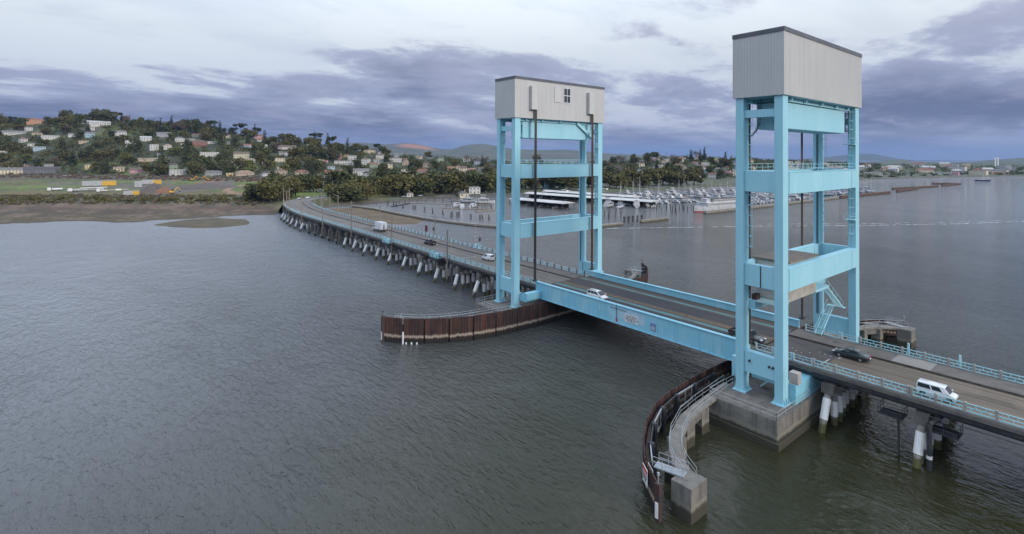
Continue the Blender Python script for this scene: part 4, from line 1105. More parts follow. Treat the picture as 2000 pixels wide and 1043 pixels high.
# far hills
def far_hills(name, prof, d, depth, c1, c2, patch=None, scale=.002, base=2.0):
    vs = []; cols = []; nx = 90
    x0, x1 = prof[0][0], prof[-1][0]; rows = 12
    for i in range(nx+1):
        px = x0 + (x1-x0)*i/nx; y = interp(prof, px); zr = 37.6 + (yh(px)-y)*d/FPX
        for j in range(rows+4):
            k = j/rows; dd = d - depth*(1-k)
            if k <= 1: z = base + (zr-base)*(k**1.15)
            else: z = zr - (zr-base)*min(1, (k-1)*3)*.95; dd = d + depth*(k-1)*2
            p = G(px, dd); n_ = nz2(p.x, p.y, scale, 1.0)+.5*nz2(p.x, p.y, scale*2.7, 4.0)
            if 0 < k < 1: z += n_*(zr-base)*.16*sin(pi*k)
            vs.append((p.x, p.y, z))
    K = rows+4; fs = [(i*K+j, (i+1)*K+j, (i+1)*K+j+1, i*K+j+1) for i in range(nx) for j in range(K-1)]
    m, t, b = newmat(name+'_cover')
    c = mixc(t, ramp(t, noise(t, scale*2.2, 6, .65), .4, .62), c1, c2)
    if patch:
        px, dd, rad, pc = patch; g = node(t, 'ShaderNodeNewGeometry'); q = G(px, dd)
        vd = node(t, 'ShaderNodeVectorMath', operation='DISTANCE'); t.links.new(g.outputs['Position'], vd.inputs[0]); vd.inputs[1].default_value = (q.x, q.y, 70)
        dn = mth(t, 'ADD', vd.outputs['Value'], mth(t, 'MULTIPLY', noise(t, .012, 4), rad*.7))
        c = mixc(t, ramp(t, dn, rad*.8, rad*1.5, .8, 0), c, pc)
    t.links.new(c, b.inputs['Base Color']); b.inputs['Roughness'].default_value = 1.0
    mb = MB(); mb.sm = True; mb.add(vs, fs); setp(mb.build(name, m), kind='structure')
far_hills('far_hills', [(560,299),(620,287),(660,281),(700,278),(760,282),(785,279),(815,281),(850,289),(880,292),(905,284),(940,280),(965,284),(1000,291),(1050,293),(1110,292),(1180,299),(1250,303),(1285,302),(1330,307),(1400,310),(1500,312),(1640,314)], 6000, 1700, (.060,.066,.040), (.095,.088,.055), (812, 5750, 260, (.34, .15, .09)))
far_hills('far_mountain', [(1480,317),(1560,311),(1620,306),(1665,301),(1700,300),(1725,304),(1755,310),(1830,318),(1900,320)], 9500, 1800, (.06,.065,.05), (.08,.08,.06))
far_hills('far_hills', [(1500,321),(1600,322),(1680,319),(1735,313),(1760,311),(1790,316),(1850,318),(1880,318),(1925,313),(1960,311),(2000,308),(2100,304),(2250,300),(2420,303)], 4300, 1500, (.050,.064,.034), (.10,.10,.06))
far_hills('far_bluff', [(1840,336),(1880,330),(1920,327),(1960,329),(2000,328),(2100,325),(2250,326),(2420,330)], 1640, 260, (.035,.042,.022), (.07,.06,.04), base=0.5)
# ------------------------------------------------------------------ trees
def leaf_mat(name, a, b_, c_):
    m, t, b = newmat(name)
    oi = node(t, 'ShaderNodeObjectInfo')
    c = mixc(t, ramp(t, noise(t, .55, 3, .6), .35, .65), a, b_)
    c = mixc(t, mth(t, 'MULTIPLY', oi.outputs['Random'], .55), c, c_)
    t.links.new(c, b.inputs['Base Color']); b.inputs['Roughness'].default_value = .8; b.inputs['Specular IOR Level'].default_value = .2
    return m
LEAF = {'dark': leaf_mat('dark_evergreen_leaves', (0.0456, 0.0595, 0.0264), (0.0750, 0.0868, 0.0360), (0.1005, 0.0967, 0.0408)),
        'oak': leaf_mat('olive_leaves', (0.0697, 0.0744, 0.0264), (0.1072, 0.1042, 0.0384), (0.1407, 0.1141, 0.0456)),
        'pine': leaf_mat('pine_needles', (0.0322, 0.0471, 0.0288), (0.0509, 0.0670, 0.0360), (0.0697, 0.0769, 0.0360)),
        'bare': leaf_mat('bare_brown_twigs', (0.1099, 0.0794, 0.0648), (0.1474, 0.1091, 0.0888), (0.1005, 0.0818, 0.0600)),
        'light': leaf_mat('bright_leaves', (0.0871, 0.1054, 0.0312), (0.1139, 0.1302, 0.0360), (0.1340, 0.1141, 0.0408))}
BARK = plain('bark', (.06, .05, .042), .95, c2=(.035, .03, .026), scale=2)
def crown(rng, lobes, nleaf, size, droop=.0):
    m = MB(); tot = sum(r*r for *_, r, _z in lobes)
    for (x, y, z, r, fz) in lobes:
        for k in range(int(nleaf*r*r/tot)):
            while True:
                v = Vector((rng.uniform(-1, 1), rng.uniform(-1, 1), rng.uniform(-1, 1)))
                if .3 < v.length < 1: break
            v = v.normalized()*(v.length**.45)*r*rng.uniform(.82, 1.1)
            p = Vector((x+v.x, y+v.y, z+v.z*fz))
            a = Vector((rng.gauss(0, 1), rng.gauss(0, 1), rng.gauss(0, .5))).normalized(); b = a.cross(Vector((rng.gauss(0, 1), rng.gauss(0, 1), rng.gauss(0, 1)))).normalized()
            s = size*rng.uniform(.6, 1.3)
            m.add([p-a*s-b*s*.5, p+a*s*.3-b*s*.8, p+a*s+b*s*.3, p-a*s*.2+b*s*.7], [(0, 1, 2, 3)])
    return m
def trunk(h, r, limbs, rng, lean=0.1):
    m = MB(); p = Vector((0, 0, -.6)); n = 4
    for k in range(n):
        q = Vector((rng.uniform(-lean, lean)*h*.2*k, rng.uniform(-lean, lean)*h*.2*k, h*(k+1)/n)); m.tube(p, q, r*(1-k*.2), 7, r*(1-(k+1)*.2), False); p = q
        if k >= 1:
            for j in range(limbs):
                a = rng.uniform(0, 2*pi); e = q + Vector((cos(a), sin(a), .8))*h*rng.uniform(.16, .3); m.tube(q, e, r*.4, 5, r*.12, False)
    return m
TREES = {}
def make_tree_protos():
    rng = random.Random(11)
    def lob(n, rx, z0, z1, r0, r1, fz): return [(rng.uniform(-rx, rx), rng.uniform(-rx, rx), rng.uniform(z0, z1), rng.uniform(r0, r1), fz) for _ in range(n)]
    for i in range(4):
        TREES[('oak', i)] = (trunk(6, .38, 3, rng), crown(rng, lob(11, 3.3, 2.6, 7.6, 1.6, 2.8, .8), 760, .62))
        TREES[('dark', i)] = (trunk(7, .4, 3, rng), crown(rng, lob(11, 3.0, 2.4, 8.8, 1.7, 2.9, .85), 760, .62))
    for i in range(2):
        TREES[('light', i)] = (trunk(5, .3, 3, rng), crown(rng, lob(8, 2.3, 2.2, 6.6, 1.3, 2.2, .8), 520, .55))
        TREES[('bare', i)] = (trunk(7, .26, 5, rng), crown(rng, lob(8, 2.6, 4.0, 8.6, 1.4, 2.3, .9), 330, .36))
        lb = []
        for k in range(9):
            z = 2.5+k*1.35; r_ = 2.9*(1-k/9.6); lb += [(rng.uniform(-.3, .3)+cos(a)*r_*.45, rng.uniform(-.3, .3)+sin(a)*r_*.45, z, max(.5, r_*.6), .5) for a in (0, 2.1, 4.2)]
        TREES[('pine', i)] = (trunk(13, .34, 1, rng, .03), crown(rng, lb, 560, .55))
        TREES[('umbrella', i)] = (trunk(9, .36, 4, rng, .12), crown(rng, lob(8, 4.2, 8.6, 10.8, 1.5, 2.3, .5), 520, .6))
        TREES[('bush', i)] = (trunk(1.4, .12, 4, rng), crown(rng, lob(6, 1.5, .8, 2.0, .8, 1.4, .8), 260, .42))
    for k, (tm, cm) in list(TREES.items()):
        lf = {'umbrella': 'pine', 'bush': 'oak'}.get(k[0], k[0])
        TREES[k] = (tm.mesh('trunk', BARK), cm.mesh('crown', LEAF[lf]))
make_tree_protos()
TLAB = {'oak': ('broad_tree', 'olive green broad-crowned tree'), 'dark': ('evergreen_tree', 'dense dark evergreen tree'), 'light': ('leafy_tree', 'small bright green tree'),
        'bare': ('bare_tree', 'brown leafless winter tree'), 'pine': ('conifer_tree', 'tall narrow dark conifer'), 'umbrella': ('umbrella_pine', 'spreading flat-topped pine'), 'bush': ('shrub', 'rounded olive shrub')}
TCOUNT = 0; TSC = 1.75
def tree(kind, pos, s, where, group, rng, sz=None, label=None):
    global TCOUNT
    ks = [k for k in TREES if k[0] == kind]; k = rng.choice(ks); tm, cm = TREES[k]
    nm, lb = TLAB[kind]
    o = thing(nm, label or (lb + ' ' + where), 'shrub' if kind == 'bush' else 'tree', pos, rng.uniform(0, 6.28), group)
    s *= TSC; sz = (sz*TSC if sz else s)
    o.scale = (s*rng.uniform(.85, 1.2), s*rng.uniform(.85, 1.2), sz*rng.uniform(.88, 1.12))
    link('trunk', tm, o); link('crown', cm, o)
    TCOUNT += 1
    return o
TR = random.Random(33)
def ridge_z(px): return interp(Z_RIDGE, px)
RIDGE = []
# ridge line trees that stand against the sky
for px, kind, s in ((8,'dark',.8),(24,'umbrella',.8),(36,'dark',.9),(44,'dark',.8),(92,'dark',.9),(108,'oak',1.0),(116,'dark',1.1),(128,'dark',1.35),(140,'oak',1.3),(150,'dark',1.35),(163,'oak',1.1),
    (174,'dark',1.5),(184,'dark',1.6),(196,'dark',1.7),(206,'dark',1.6),(216,'oak',1.4),(226,'umbrella',1.2),(236,'pine',.9),(262,'oak',.9),(272,'oak',1.0),(284,'dark',1.0),(292,'oak',.9),(304,'dark',1.0),(318,'dark',.9),
    (334,'pine',1.25),(344,'dark',.9),(356,'oak',1.1),(366,'dark',1.35),(376,'dark',1.5),(386,'dark',1.4),(398,'oak',1.2),(412,'umbrella',1.3),(420,'dark',1.0),(437,'dark',.9),(455,'dark',1.0),(470,'umbrella',1.3),(476,'dark',1.0),(497,'pine',1.1),(502,'umbrella',1.0),
    (553,'bare',.8),(575,'oak',.8),(600,'bare',.9),(617,'umbrella',1.3),(624,'dark',1.1),(640,'pine',1.1),(648,'umbrella',1.2),(660,'dark',.9),(684,'dark',.8),(712,'dark',1.0),(736,'umbrella',.9),(748,'dark',1.0)):
    d = interp(D_RIDGE, px) - TR.uniform(5, 45); RIDGE.append((px, kind, s, d))
# ------------------------------------------------------------------ houses
WALLC = {'white': (.52,.52,.51), 'cream': (.58,.52,.38), 'yellow': (.60,.50,.25), 'grey': (.30,.31,.33), 'pink': (.50,.27,.32), 'orange': (.52,.27,.16), 'tan': (.42,.33,.25), 'blue': (.33,.45,.55), 'red': (.24,.09,.07), 'dark': (.10,.105,.12), 'green': (.25,.33,.24), 'teal': (.18,.42,.50)}
WALLM = {k: plain('wall_'+k, v, .8, c2=tuple(x*.82 for x in v), scale=.6) for k, v in WALLC.items()}
ROOFC = {'grey': (.16,.155,.155), 'dark': (.075,.07,.07), 'brown': (.14,.10,.075), 'tan': (.27,.20,.14), 'red': (.22,.10,.07), 'white': (.42,.42,.41)}
ROOFM = {k: plain('roof_'+k, v, .85, c2=tuple(x*.75 for x in v), scale=.8) for k, v in ROOFC.items()}
WIN = MB().box(-.5, .5, -.06, .02, -.5, .5).mesh('window', M['white'])
PANE = MB().box(-.42, .42, -.075, -.055, -.42, .42).mesh('pane', M['glass'])
DOORM = MB().box(-.5, .5, -.05, .02, 0, 1).mesh('door', plain('door_paint', (.16,.10,.08), .6))
HOUSES = []
def house(px, d, w, dep, storeys, roof, wc, rc_, label, name='house', cat='house', rng=R, turn=None, group=None, z=None, hs=2.9, win=True):
    p = gp(px, d)
    if z is not None: p.z = z
    tocam = CAM - p; a = atan2(tocam.y, tocam.x) + pi/2 + (turn if turn is not None else rng.uniform(-.45, .45))
    T = thing(name, label, cat, (p.x, p.y, p.z-.3), a, group)
    H = hs*storeys+.5
    MB().box(-w/2, w/2, -dep/2, dep/2, -2.5, H).build('wall', WALLM[wc], T, world=False)
    e = .45; rf = MB()
    if roof == 'gable':
        h = min(w, dep)*.26
        if w >= dep:
            rf.add([(-w/2-e,-dep/2-e,H),(w/2+e,-dep/2-e,H),(w/2+e,dep/2+e,H),(-w/2-e,dep/2+e,H),(-w/2-e,0,H+h),(w/2+e,0,H+h)], [(0,1,5,4),(2,3,4,5),(0,4,3),(1,2,5),(0,3,2,1)])
        else:
            rf.add([(-w/2-e,-dep/2-e,H),(w/2+e,-dep/2-e,H),(w/2+e,dep/2+e,H),(-w/2-e,dep/2+e,H),(0,-dep/2-e,H+h),(0,dep/2+e,H+h)], [(0,4,5,3),(1,2,5,4),(0,1,4),(2,3,5),(0,3,2,1)])
    elif roof == 'hip':
        h = min(w, dep)*.24; k = min(w, dep)/2
        if w >= dep: r0, r1 = (-w/2+k, 0), (w/2-k, 0)
        else: r0, r1 = (0, -dep/2+k), (0, dep/2-k)
        c = [(-w/2-e,-dep/2-e,H),(w/2+e,-dep/2-e,H),(w/2+e,dep/2+e,H),(-w/2-e,dep/2+e,H),(*r0,H+h),(*r1,H+h)]
        rf.add(c, [(0,1,5,4),(2,3,4,5),(3,0,4),(1,2,5),(0,3,2,1)] if w >= dep else [(0,1,4),(2,3,5),(3,0,4,5),(1,2,5,4),(0,3,2,1)])
    else:
        rf.box(-w/2-.3, w/2+.3, -dep/2-.3, dep/2+.3, H, H+.35)
    ro = rf.build('roof', ROOFM[rc_], T, world=False)
    if rng.random() < .5 and roof != 'flat':
        cx = rng.uniform(-w*.25, w*.25); MB().box(cx-.4, cx+.4, .3, 1.0, H+.3, H+min(w, dep)*.24+1.0).build('chimney', WALLM['tan'], ro, world=False)
    if win:
        n = max(2, int(w/3.4))
        for s in range(storeys):
            for k in range(n):
                x = -w/2 + w*(k+.5)/n; zc = .5 + s*hs + 1.5
                if s == 0 and k == n//2 and w < 22:
                    link('door', DOORM, T, (x, -dep/2, .35)).scale = (1.1, 1, 2.1); continue
                wo_ = link('window', WIN, T, (x, -dep/2, zc)); wo_.scale = (w/n*.52, 1, 1.35)
                link('pane', PANE, wo_)
        for s in range(storeys):
            for k in range(max(1, int(dep/4.5))):
                y = -dep/2 + dep*(k+.5)/max(1, int(dep/4.5)); 
                for sx_ in (-1, 1):
                    wo_ = link('window', WIN, T, (sx_*w/2, y, .5+s*hs+1.5), sx_*pi/2); wo_.scale = (1.4, 1, 1.3); link('pane', PANE, wo_)
    HOUSES.append((px, d, w))
    return T
# the ones that can be told apart
NAMED = [(25,340,54,14,2,'hip','cream','grey','pale yellow two-storey apartment block at the left edge'),(84,338.5,54,13,2,'gable','dark','dark','dark grey two-storey house with white trim, second from the left edge'),
 (173,330,11,9,2,'gable','yellow','grey','narrow yellow house at the foot of the hill'),(233,334,17,10,1,'gable','cream','tan','cream house with a steep front gable, left of the pink one'),(271,336,28,10,1,'gable','pink','brown','pink house at the foot of the hill'),
 (352,340,36,12,2,'flat','white','white','boxy white two-storey building behind the dirt field'),(67,243,27,13,3,'hip','orange','red','orange three-storey house on the ridge'),(192,246,36,13,2,'gable','white','white','long white house below the tall ridge trees'),
 (27,262,38,13,1,'gable','white','grey','long white house high on the left hill'),(95,272,30,12,2,'flat','white','white','white flat-roofed house in the trees, upper left'),(68,294,30,12,2,'flat','blue','white','blue house with a white roof on the left slope'),
 (185,302,26,11,1,'gable','white','brown','white gabled house in the middle of the left slope'),(217,300,17,9,1,'gable','pink','brown','small salmon house right of a white gabled one'),(232,265,22,11,2,'gable','white','grey','white two-storey house under the ridge pines'),
 (260,285,24,11,3,'flat','white','grey','white three-storey stepped house on the left slope'),(284,276,18,10,2,'gable','white','white','white house with a white gable, upper left slope'),(300,293,14,10,3,'flat','white','grey','narrow white three-storey house on the slope'),
 (320,268,24,11,2,'gable','grey','grey','grey two-storey house beside a lone conifer'),(387,284,30,12,2,'hip','red','brown','dark red two-storey house on the hill'),(412,280,15,9,1,'flat','white','white','small white flat-roofed house beside the red one'),
 (410,305,50,12,2,'flat','white','white','long white two-storey apartment block on the slope'),(472,308,27,12,2,'gable','cream','brown','cream house above the long yellow block'),(492,317,46,12,2,'flat','cream','tan','long cream and yellow apartment block'),(540,317,30,12,2,'flat','cream','tan','cream apartment block right of the long yellow one'),
 (305,314,60,11,1,'flat','tan','white','long low tan building across the lower slope'),(418,342,28,11,1,'gable','grey','grey','grey gabled house behind the grey dirt track'),(478,342,32,13,1,'hip','tan','tan','house with a broad tan hip roof'),(450,343,12,8,1,'flat','yellow','tan','small yellow shed by the lower road'),
 (497,264,22,10,1,'gable','teal','grey','teal house on the right end of the ridge'),(505,268,18,10,2,'gable','pink','brown','pink house on the right end of the ridge'),(532,268,15,10,2,'gable','white','dark','white house with a dark roof on the skyline'),
 (560,291,34,12,1,'gable','white','brown','wide white house on the right slope'),(587,297,20,11,1,'gable','tan','brown','tan house right of the wide white one'),(558,303,24,11,1,'gable','white','grey','white house above the cream blocks'),(605,287,10,8,1,'gable','white','grey','small white house near the skyline pines'),
 (655,310,22,10,2,'gable','pink','brown','pinkish two-storey house left of the white block'),(672,322,34,12,2,'flat','white','grey','white flat-roofed block right of the pink house'),(688,315,15,10,3,'flat','white','white','tall narrow white block above the park trees'),(708,322,16,9,1,'flat','white','white','small white flat house above the park trees'),
 (722,299,24,11,2,'gable','cream','brown','cream house on the low end of the hill'),(770,316,28,12,2,'flat','white','grey','white two-storey house by the sloping street'),(672,340,24,11,1,'gable','cream','red','cream house with a red roof behind the park trees'),(705,342,30,12,2,'gable','white','grey','white gabled hall just behind the park trees'),
 (645,340,20,10,1,'gable','pink','red','low pink house behind the lawn'),(590,340,26,11,1,'hip','tan','red','tan house left of the lawn'),(880,333,14,12,2,'flat','orange','brown','bright orange building in the flat town'),(905,336,14,10,2,'gable','cream','brown','cream house right of the orange building')]
for px, y, wpx, dep, st, rf, wc, rc_, lb in NAMED:
    d = hit(px, y)
    if d is None: d = interp(D_RIDGE, px)-10
    house(px, d, wpx*d/FPX, dep, st, rf, wc, rc_, lb, 'apartment_block' if wpx > 44 else 'house', 'apartment' if wpx > 44 else 'house', turn=R.uniform(-.15, .25))
TAGS = ['pale yellow block','dark grey house','narrow yellow house','cream gable house','pink house','boxy white building','orange ridge house','long white ridge house','long upper white house','flat-roofed white house','blue house','white gabled house','salmon house','white house under pines','stepped white house','white-gabled house','narrow three-storey house','grey two-storey house','dark red house','small flat white house','long white block','cream house','long yellow block','cream block','long low tan building','grey gabled house','tan hip-roofed house','yellow shed','teal ridge house','pink ridge house','skyline white house','wide white house','tan house','white slope house','small skyline house','pinkish house','white flat block','tall narrow white block','park-side flat house','cream low-hill house','white street house','red-roofed cream house','white gabled hall','low pink house','tan house by the lawn','orange building','cream town house']
def sy(px, d): return yh(px) + (37.6-gz(px, d))*FPX/d
TAGP = [(q[0], q[1]) for q in NAMED]
def beside(px, d):
    y = sy(px, d); k = min(range(len(TAGP)), key=lambda i: hypot(TAGP[i][0]-px, 1.4*(TAGP[i][1]-y))); dx = px-TAGP[k][0]; dy = y-TAGP[k][1]
    w_ = ('left of' if dx < 0 else 'right of') if abs(dx) > 1.4*abs(dy) else ('above' if dy < 0 else 'below')
    r = hypot(dx, dy); return ('just ' if r < 16 else ('' if r < 34 else 'well ')) + w_ + ' the ' + TAGS[k]
ORD = 'first second third fourth fifth sixth seventh eighth ninth tenth eleventh twelfth thirteenth fourteenth fifteenth sixteenth seventeenth eighteenth nineteenth twentieth'.split()
def nth(i):
    if i < 20: return ORD[i]
    t = ['twenty', 'thirty', 'forty', 'fifty', 'sixty'][(i+1)//10-2]; u = (i+1) % 10
    return (t[:-1]+'ieth') if u == 0 else t+'-'+ORD[u-1]
# smaller houses among the trees
HR = random.Random(77)
cnt = 0; tries = 0
while cnt < 120 and tries < 4000:
    tries += 1
    px = HR.choice((HR.uniform(-20, 640), HR.uniform(620, 960), HR.uniform(1180, 1450), HR.uniform(1200, 1450)))
    dr = interp(D_RIDGE, px); df = interp(D_FLAT, px); d = HR.uniform(df+8, dr-20)
    if any(abs(px-a) < (19 if abs(d-b) < 24 else 0) for a, b, c in HOUSES): continue
    wc = HR.choice(('white','white','white','cream','grey','tan','pink','blue','white','green')); rf = HR.choice(('gable','gable','hip','flat'))
    zone = 'the left hillside' if px < 640 else ('the low hill above the park' if px < 1000 else 'the hill behind the marina')
    house(px, d, HR.uniform(9, 15), HR.uniform(8, 11), HR.choice((1, 1, 2, 2)), rf, wc, HR.choice(('grey','brown','dark','red','tan')), ('small %s %s-roofed house %s' % (wc, rf, beside(px, d))) if px < 960 else '%s %s-roofed house half hidden by trees on %s' % (wc, rf, zone), group='small houses on '+zone, rng=HR)
    HOUSES[-1] = (HOUSES[-1][0], HOUSES[-1][1], 8.9); cnt += 1
# flat town behind the park and beyond the marina on the right
for k in range(46):
    px = HR.uniform(1690, 1985) if k < 26 else HR.uniform(1440, 1700)
    d = dshore(px) + HR.uniform(40, 420)
    rf = HR.choice(('gable','flat','hip')); wc = HR.choice(('white','cream','tan','white','pink','grey')); st_ = HR.choice((1, 2, 2, 3)); rcc = HR.choice(('grey','red','tan','white','red'))
    house(px, d, HR.uniform(14, 34), HR.uniform(10, 16), st_, rf, wc, rcc, '%s %s building with %s %s roof, far town %s near tower' % (wc, ('low', 'two-storey', 'three-storey')[st_-1], rcc, rf, 'right of' if px > 1690 else 'behind'), 'waterfront_building', 'building', group='buildings of the far waterfront town', rng=HR)
for px, y, w, st, wc, lb in ((1955,344,12,6,'grey','pale silo block on the far shore at the right edge'),(1968,345,11,6,'white','tall pale mill block beside the silos, far right'),(1978,344,8,5,'grey','grey mill block at the far right shore')):
    d = 37*FPX/(y-yh(px)+.5); d = 1290
    house(px, d, w*d/FPX*1.0, 14, st, 'flat', wc, 'white', lb, 'mill_building', 'building', z=2, hs=3.0, turn=0, win=False)
for px, lb in ((1944, 'left one of two pale chimney stacks on the far shore'), (1949, 'right one of two pale chimney stacks on the far shore')):
    p = G(px, 1500, 30); T = thing('chimney_stack', lb, 'chimney', p); MB().tube((0, 0, -20), (0, 0, 12), 1.7, 10, 1.3).build('shaft', M['white'], T, world=False); MB().tube((0, 0, 12), (0, 0, 12.8), 1.5, 10).build('rim', M['concrete'], T, world=False)
# boat club buildings in the park
for px, y, w, dep, st, rf, wc, rc_, lb in ((905,384,17,11,1,'gable','cream','grey','small boathouse with a turquoise roof in the park'),(925,378,22,12,2,'flat','white','grey','white pavilion with dark openings behind the boathouse'),(800,384,12,8,1,'gable','white','grey','small white hut under the park trees'),
     (960,372,14,10,2,'gable','teal','white','bright blue clubhouse seen beside the far tower'),(1072,368,22,12,2,'gable','teal','white','pale blue clubhouse seen through the far tower legs'),(1000,366,20,10,2,'gable','white','grey','white house seen between the far tower legs')):
    d = hit(px, y) or dshore(px)+20
    house(px, d, w*d/FPX, dep, st, rf, wc, rc_, lb, 'clubhouse', 'building', turn=.2)

# ------------------------------------------------------------------ the rest of the trees
def house_near(px, d, m=1.0):
    for a, b, w in HOUSES:
        if -14 < d-b < 12 and abs(px-a)*d/FPX < w*.55+3.5: return True       # trunk inside the house
        if -75 < d-b < 0 and abs(px-a)*d/FPX < w*.5*m and w > 9: return True   # hides it from the water
    return False
for i, (px, kind, s_, d) in enumerate(RIDGE): tree(kind, gp(px, d), s_*.95, '', 'trees along the hill ridge', TR, None, nth(i)+' tree from the left along the skyline of the left hill')
n = 0; tries = 0
while n < 205 and tries < 6000:
    tries += 1
    px = TR.uniform(-60, 700); df = interp(D_FLAT, px); dr = interp(D_RIDGE, px); d = TR.uniform(df-6, dr)
    if house_near(px, d, .3): continue
    tree(TR.choice(('dark','dark','oak','oak','dark','bare','light','pine')), gp(px, d), TR.uniform(.75, 1.3), beside(px, d), 'trees on the left hillside', TR); n += 1
n = 0
while n < 84:
    px = TR.choice((TR.uniform(690, 980), TR.uniform(980, 1460), TR.uniform(1180, 1440))); df = interp(D_FLAT, px); dr = interp(D_RIDGE, px); d = TR.uniform(df-30, dr)
    if house_near(px, d, .5): continue
    tree(TR.choice(('dark','dark','pine','oak','bare','dark')), gp(px, d), TR.uniform(.7, 1.15), beside(px, d) if px < 960 else 'on the low hill behind the marina park', 'trees on the low hill behind the marina', TR); n += 1
# park trees along the water, a nearly closed row
x = 640.0; pi_ = 0
while x < 1130:
    if x < 700: d = 455 + TR.uniform(0, 60)
    else: d = dshore(x) + TR.uniform(18, 75)
    s = TR.uniform(.95, 1.4)
    tree(TR.choice(('oak','oak','dark')), gp(x, d), s, '', 'park trees behind the boat basin', TR, s*.92, nth(pi_)+' tree from the left in the park row behind the boat basin'); pi_ += 1
    x += TR.uniform(8, 15)
x = 1120.0; pi_ = 0
while x < 1365:
    d = dshore(x) + TR.uniform(30, 90); s = TR.uniform(1.0, 1.45)
    tree('oak', gp(x, d), s, '', 'trees in the row behind the marina', TR, s*.95, nth(pi_)+' olive tree from the left in the long row behind the marina'); pi_ += 1; x += TR.uniform(9, 16)
CL = []
# clump left of the bridge end and shrubs on its bank
for px, d, s, k in ((500,392,1.0,'dark'),(516,385,1.15,'dark'),(530,378,1.2,'oak'),(545,392,1.25,'dark'),(558,404,1.3,'oak'),(536,410,1.3,'dark'),(570,425,1.2,'oak'),(520,405,1.1,'dark'),(552,425,1.2,'dark'),(578,440,1.1,'oak'),
     (588,480,1.3,'oak'),(597,476,1.4,'dark'),(606,482,1.35,'oak'),(614,490,1.2,'dark')):
    CL.append(px); tree(k, gp(px, d), s*.85, '', 'trees at the shore end of the bridge', TR, None, '%s from the left in the tree clump at the shore end of the bridge' % (nth(sorted((500,516,530,545,558,536,570,520,552,578,588,597,606,614)).index(px)),))
for px, d, s, k in ((655,398,1.0,'oak'),(667,392,1.1,'dark'),(680,396,1.2,'oak'),(694,392,1.1,'dark'),(706,400,1.15,'oak'),(718,408,1.0,'oak'),(672,412,1.25,'dark'),(690,415,1.3,'oak')):
    tree(k, gp(px, d), s*.8, '', 'trees right of the bridge end', TR, None, '%s tree from the left on the bank right of the bridge end' % (nth(sorted((655,667,680,694,706,718,672,690)).index(px)),))
x = 4.0; pi_ = 0
while x < 500:
    d = (37.6-2)*FPX/(interp(Y_BANK, x)-yh(x)) + TR.uniform(4, 26)
    tree('bush', gp(x, d), TR.uniform(.4, .9), '', 'shrubs on the bank above the mud', TR, TR.uniform(.35, .75), nth(pi_)+' shrub from the left on the bank above the mud'); pi_ += 1; x += TR.uniform(11, 24)
def scrub(name, label, gen, n, lf, size, seed):
    rng = random.Random(seed); m = MB()
    for _ in range(n):
        p, s = gen(rng)
        for j in range(rng.randint(30, 44)):
            v = Vector((rng.gauss(0, .55), rng.gauss(0, .55), abs(rng.gauss(0, .5))))*s; q = p+v
            a = Vector((rng.gauss(0, 1), rng.gauss(0, 1), rng.gauss(0, .6))).normalized(); b = a.cross(Vector((rng.gauss(0, 1), rng.gauss(0, 1), rng.gauss(0, 1)))).normalized(); k = size*rng.uniform(.6, 1.3)
            m.add([q-a*k-b*k*.5, q+a*k*.3-b*k*.8, q+a*k+b*k*.3, q-a*k*.2+b*k*.7], [(0, 1, 2, 3)])
    setp(m.build(name, LEAF[lf]), label, 'shrubs', kind='stuff')
def g_hill(a, b, lo=0.0):
    def f(rng):
        while True:
            px = rng.uniform(a, b); df = interp(D_FLAT, px); dr = interp(D_RIDGE, px); d = rng.uniform(df+(dr-df)*lo, dr+6)
            if not house_near(px, d, .45): return gp(px, d), rng.uniform(3.2, 7.0)
    return f
scrub('hillside_scrub', 'dark tree mass covering the left hillside', g_hill(-300, 700), 1300, 'dark', 1.1, 5)
scrub('hillside_scrub', 'olive scrub between the houses of the left hillside', g_hill(-300, 700), 700, 'oak', 1.1, 6)
scrub('low_hill_scrub', 'dark tree mass on the low hill behind the marina', g_hill(690, 1700), 1300, 'dark', 1.1, 8)
def g_bank(rng):
    px = rng.uniform(-200, 520); d = (37.6-2)*FPX/(interp(Y_BANK, px)-yh(px)) + rng.uniform(-3, 70)**1.0; return gp(px, d), rng.uniform(.5, 1.3)
scrub('bank_scrub', 'low olive scrub along the bank above the mud', g_bank, 520, 'oak', .45, 9)
scrub('bank_scrub', 'brown dry scrub mixed into the bank above the mud', g_bank, 520, 'bare', .45, 19)
def g_field(rng):
    px = rng.uniform(-200, 560); d = interp(D_FLAT, px) - rng.uniform(8, 75); return gp(px, d), rng.uniform(1.2, 2.4)
scrub('field_scrub', 'brown leafless scrub at the back of the field', g_field, 420, 'bare', .7, 10)
def g_town(rng):
    px = rng.uniform(1440, 2300); d = dshore(px)+rng.uniform(30, 500); return gp(px, d), rng.uniform(3, 6.5)
scrub('town_trees', 'dark distant tree mass of the far waterfront town', g_town, 520, 'dark', 1.4, 12)
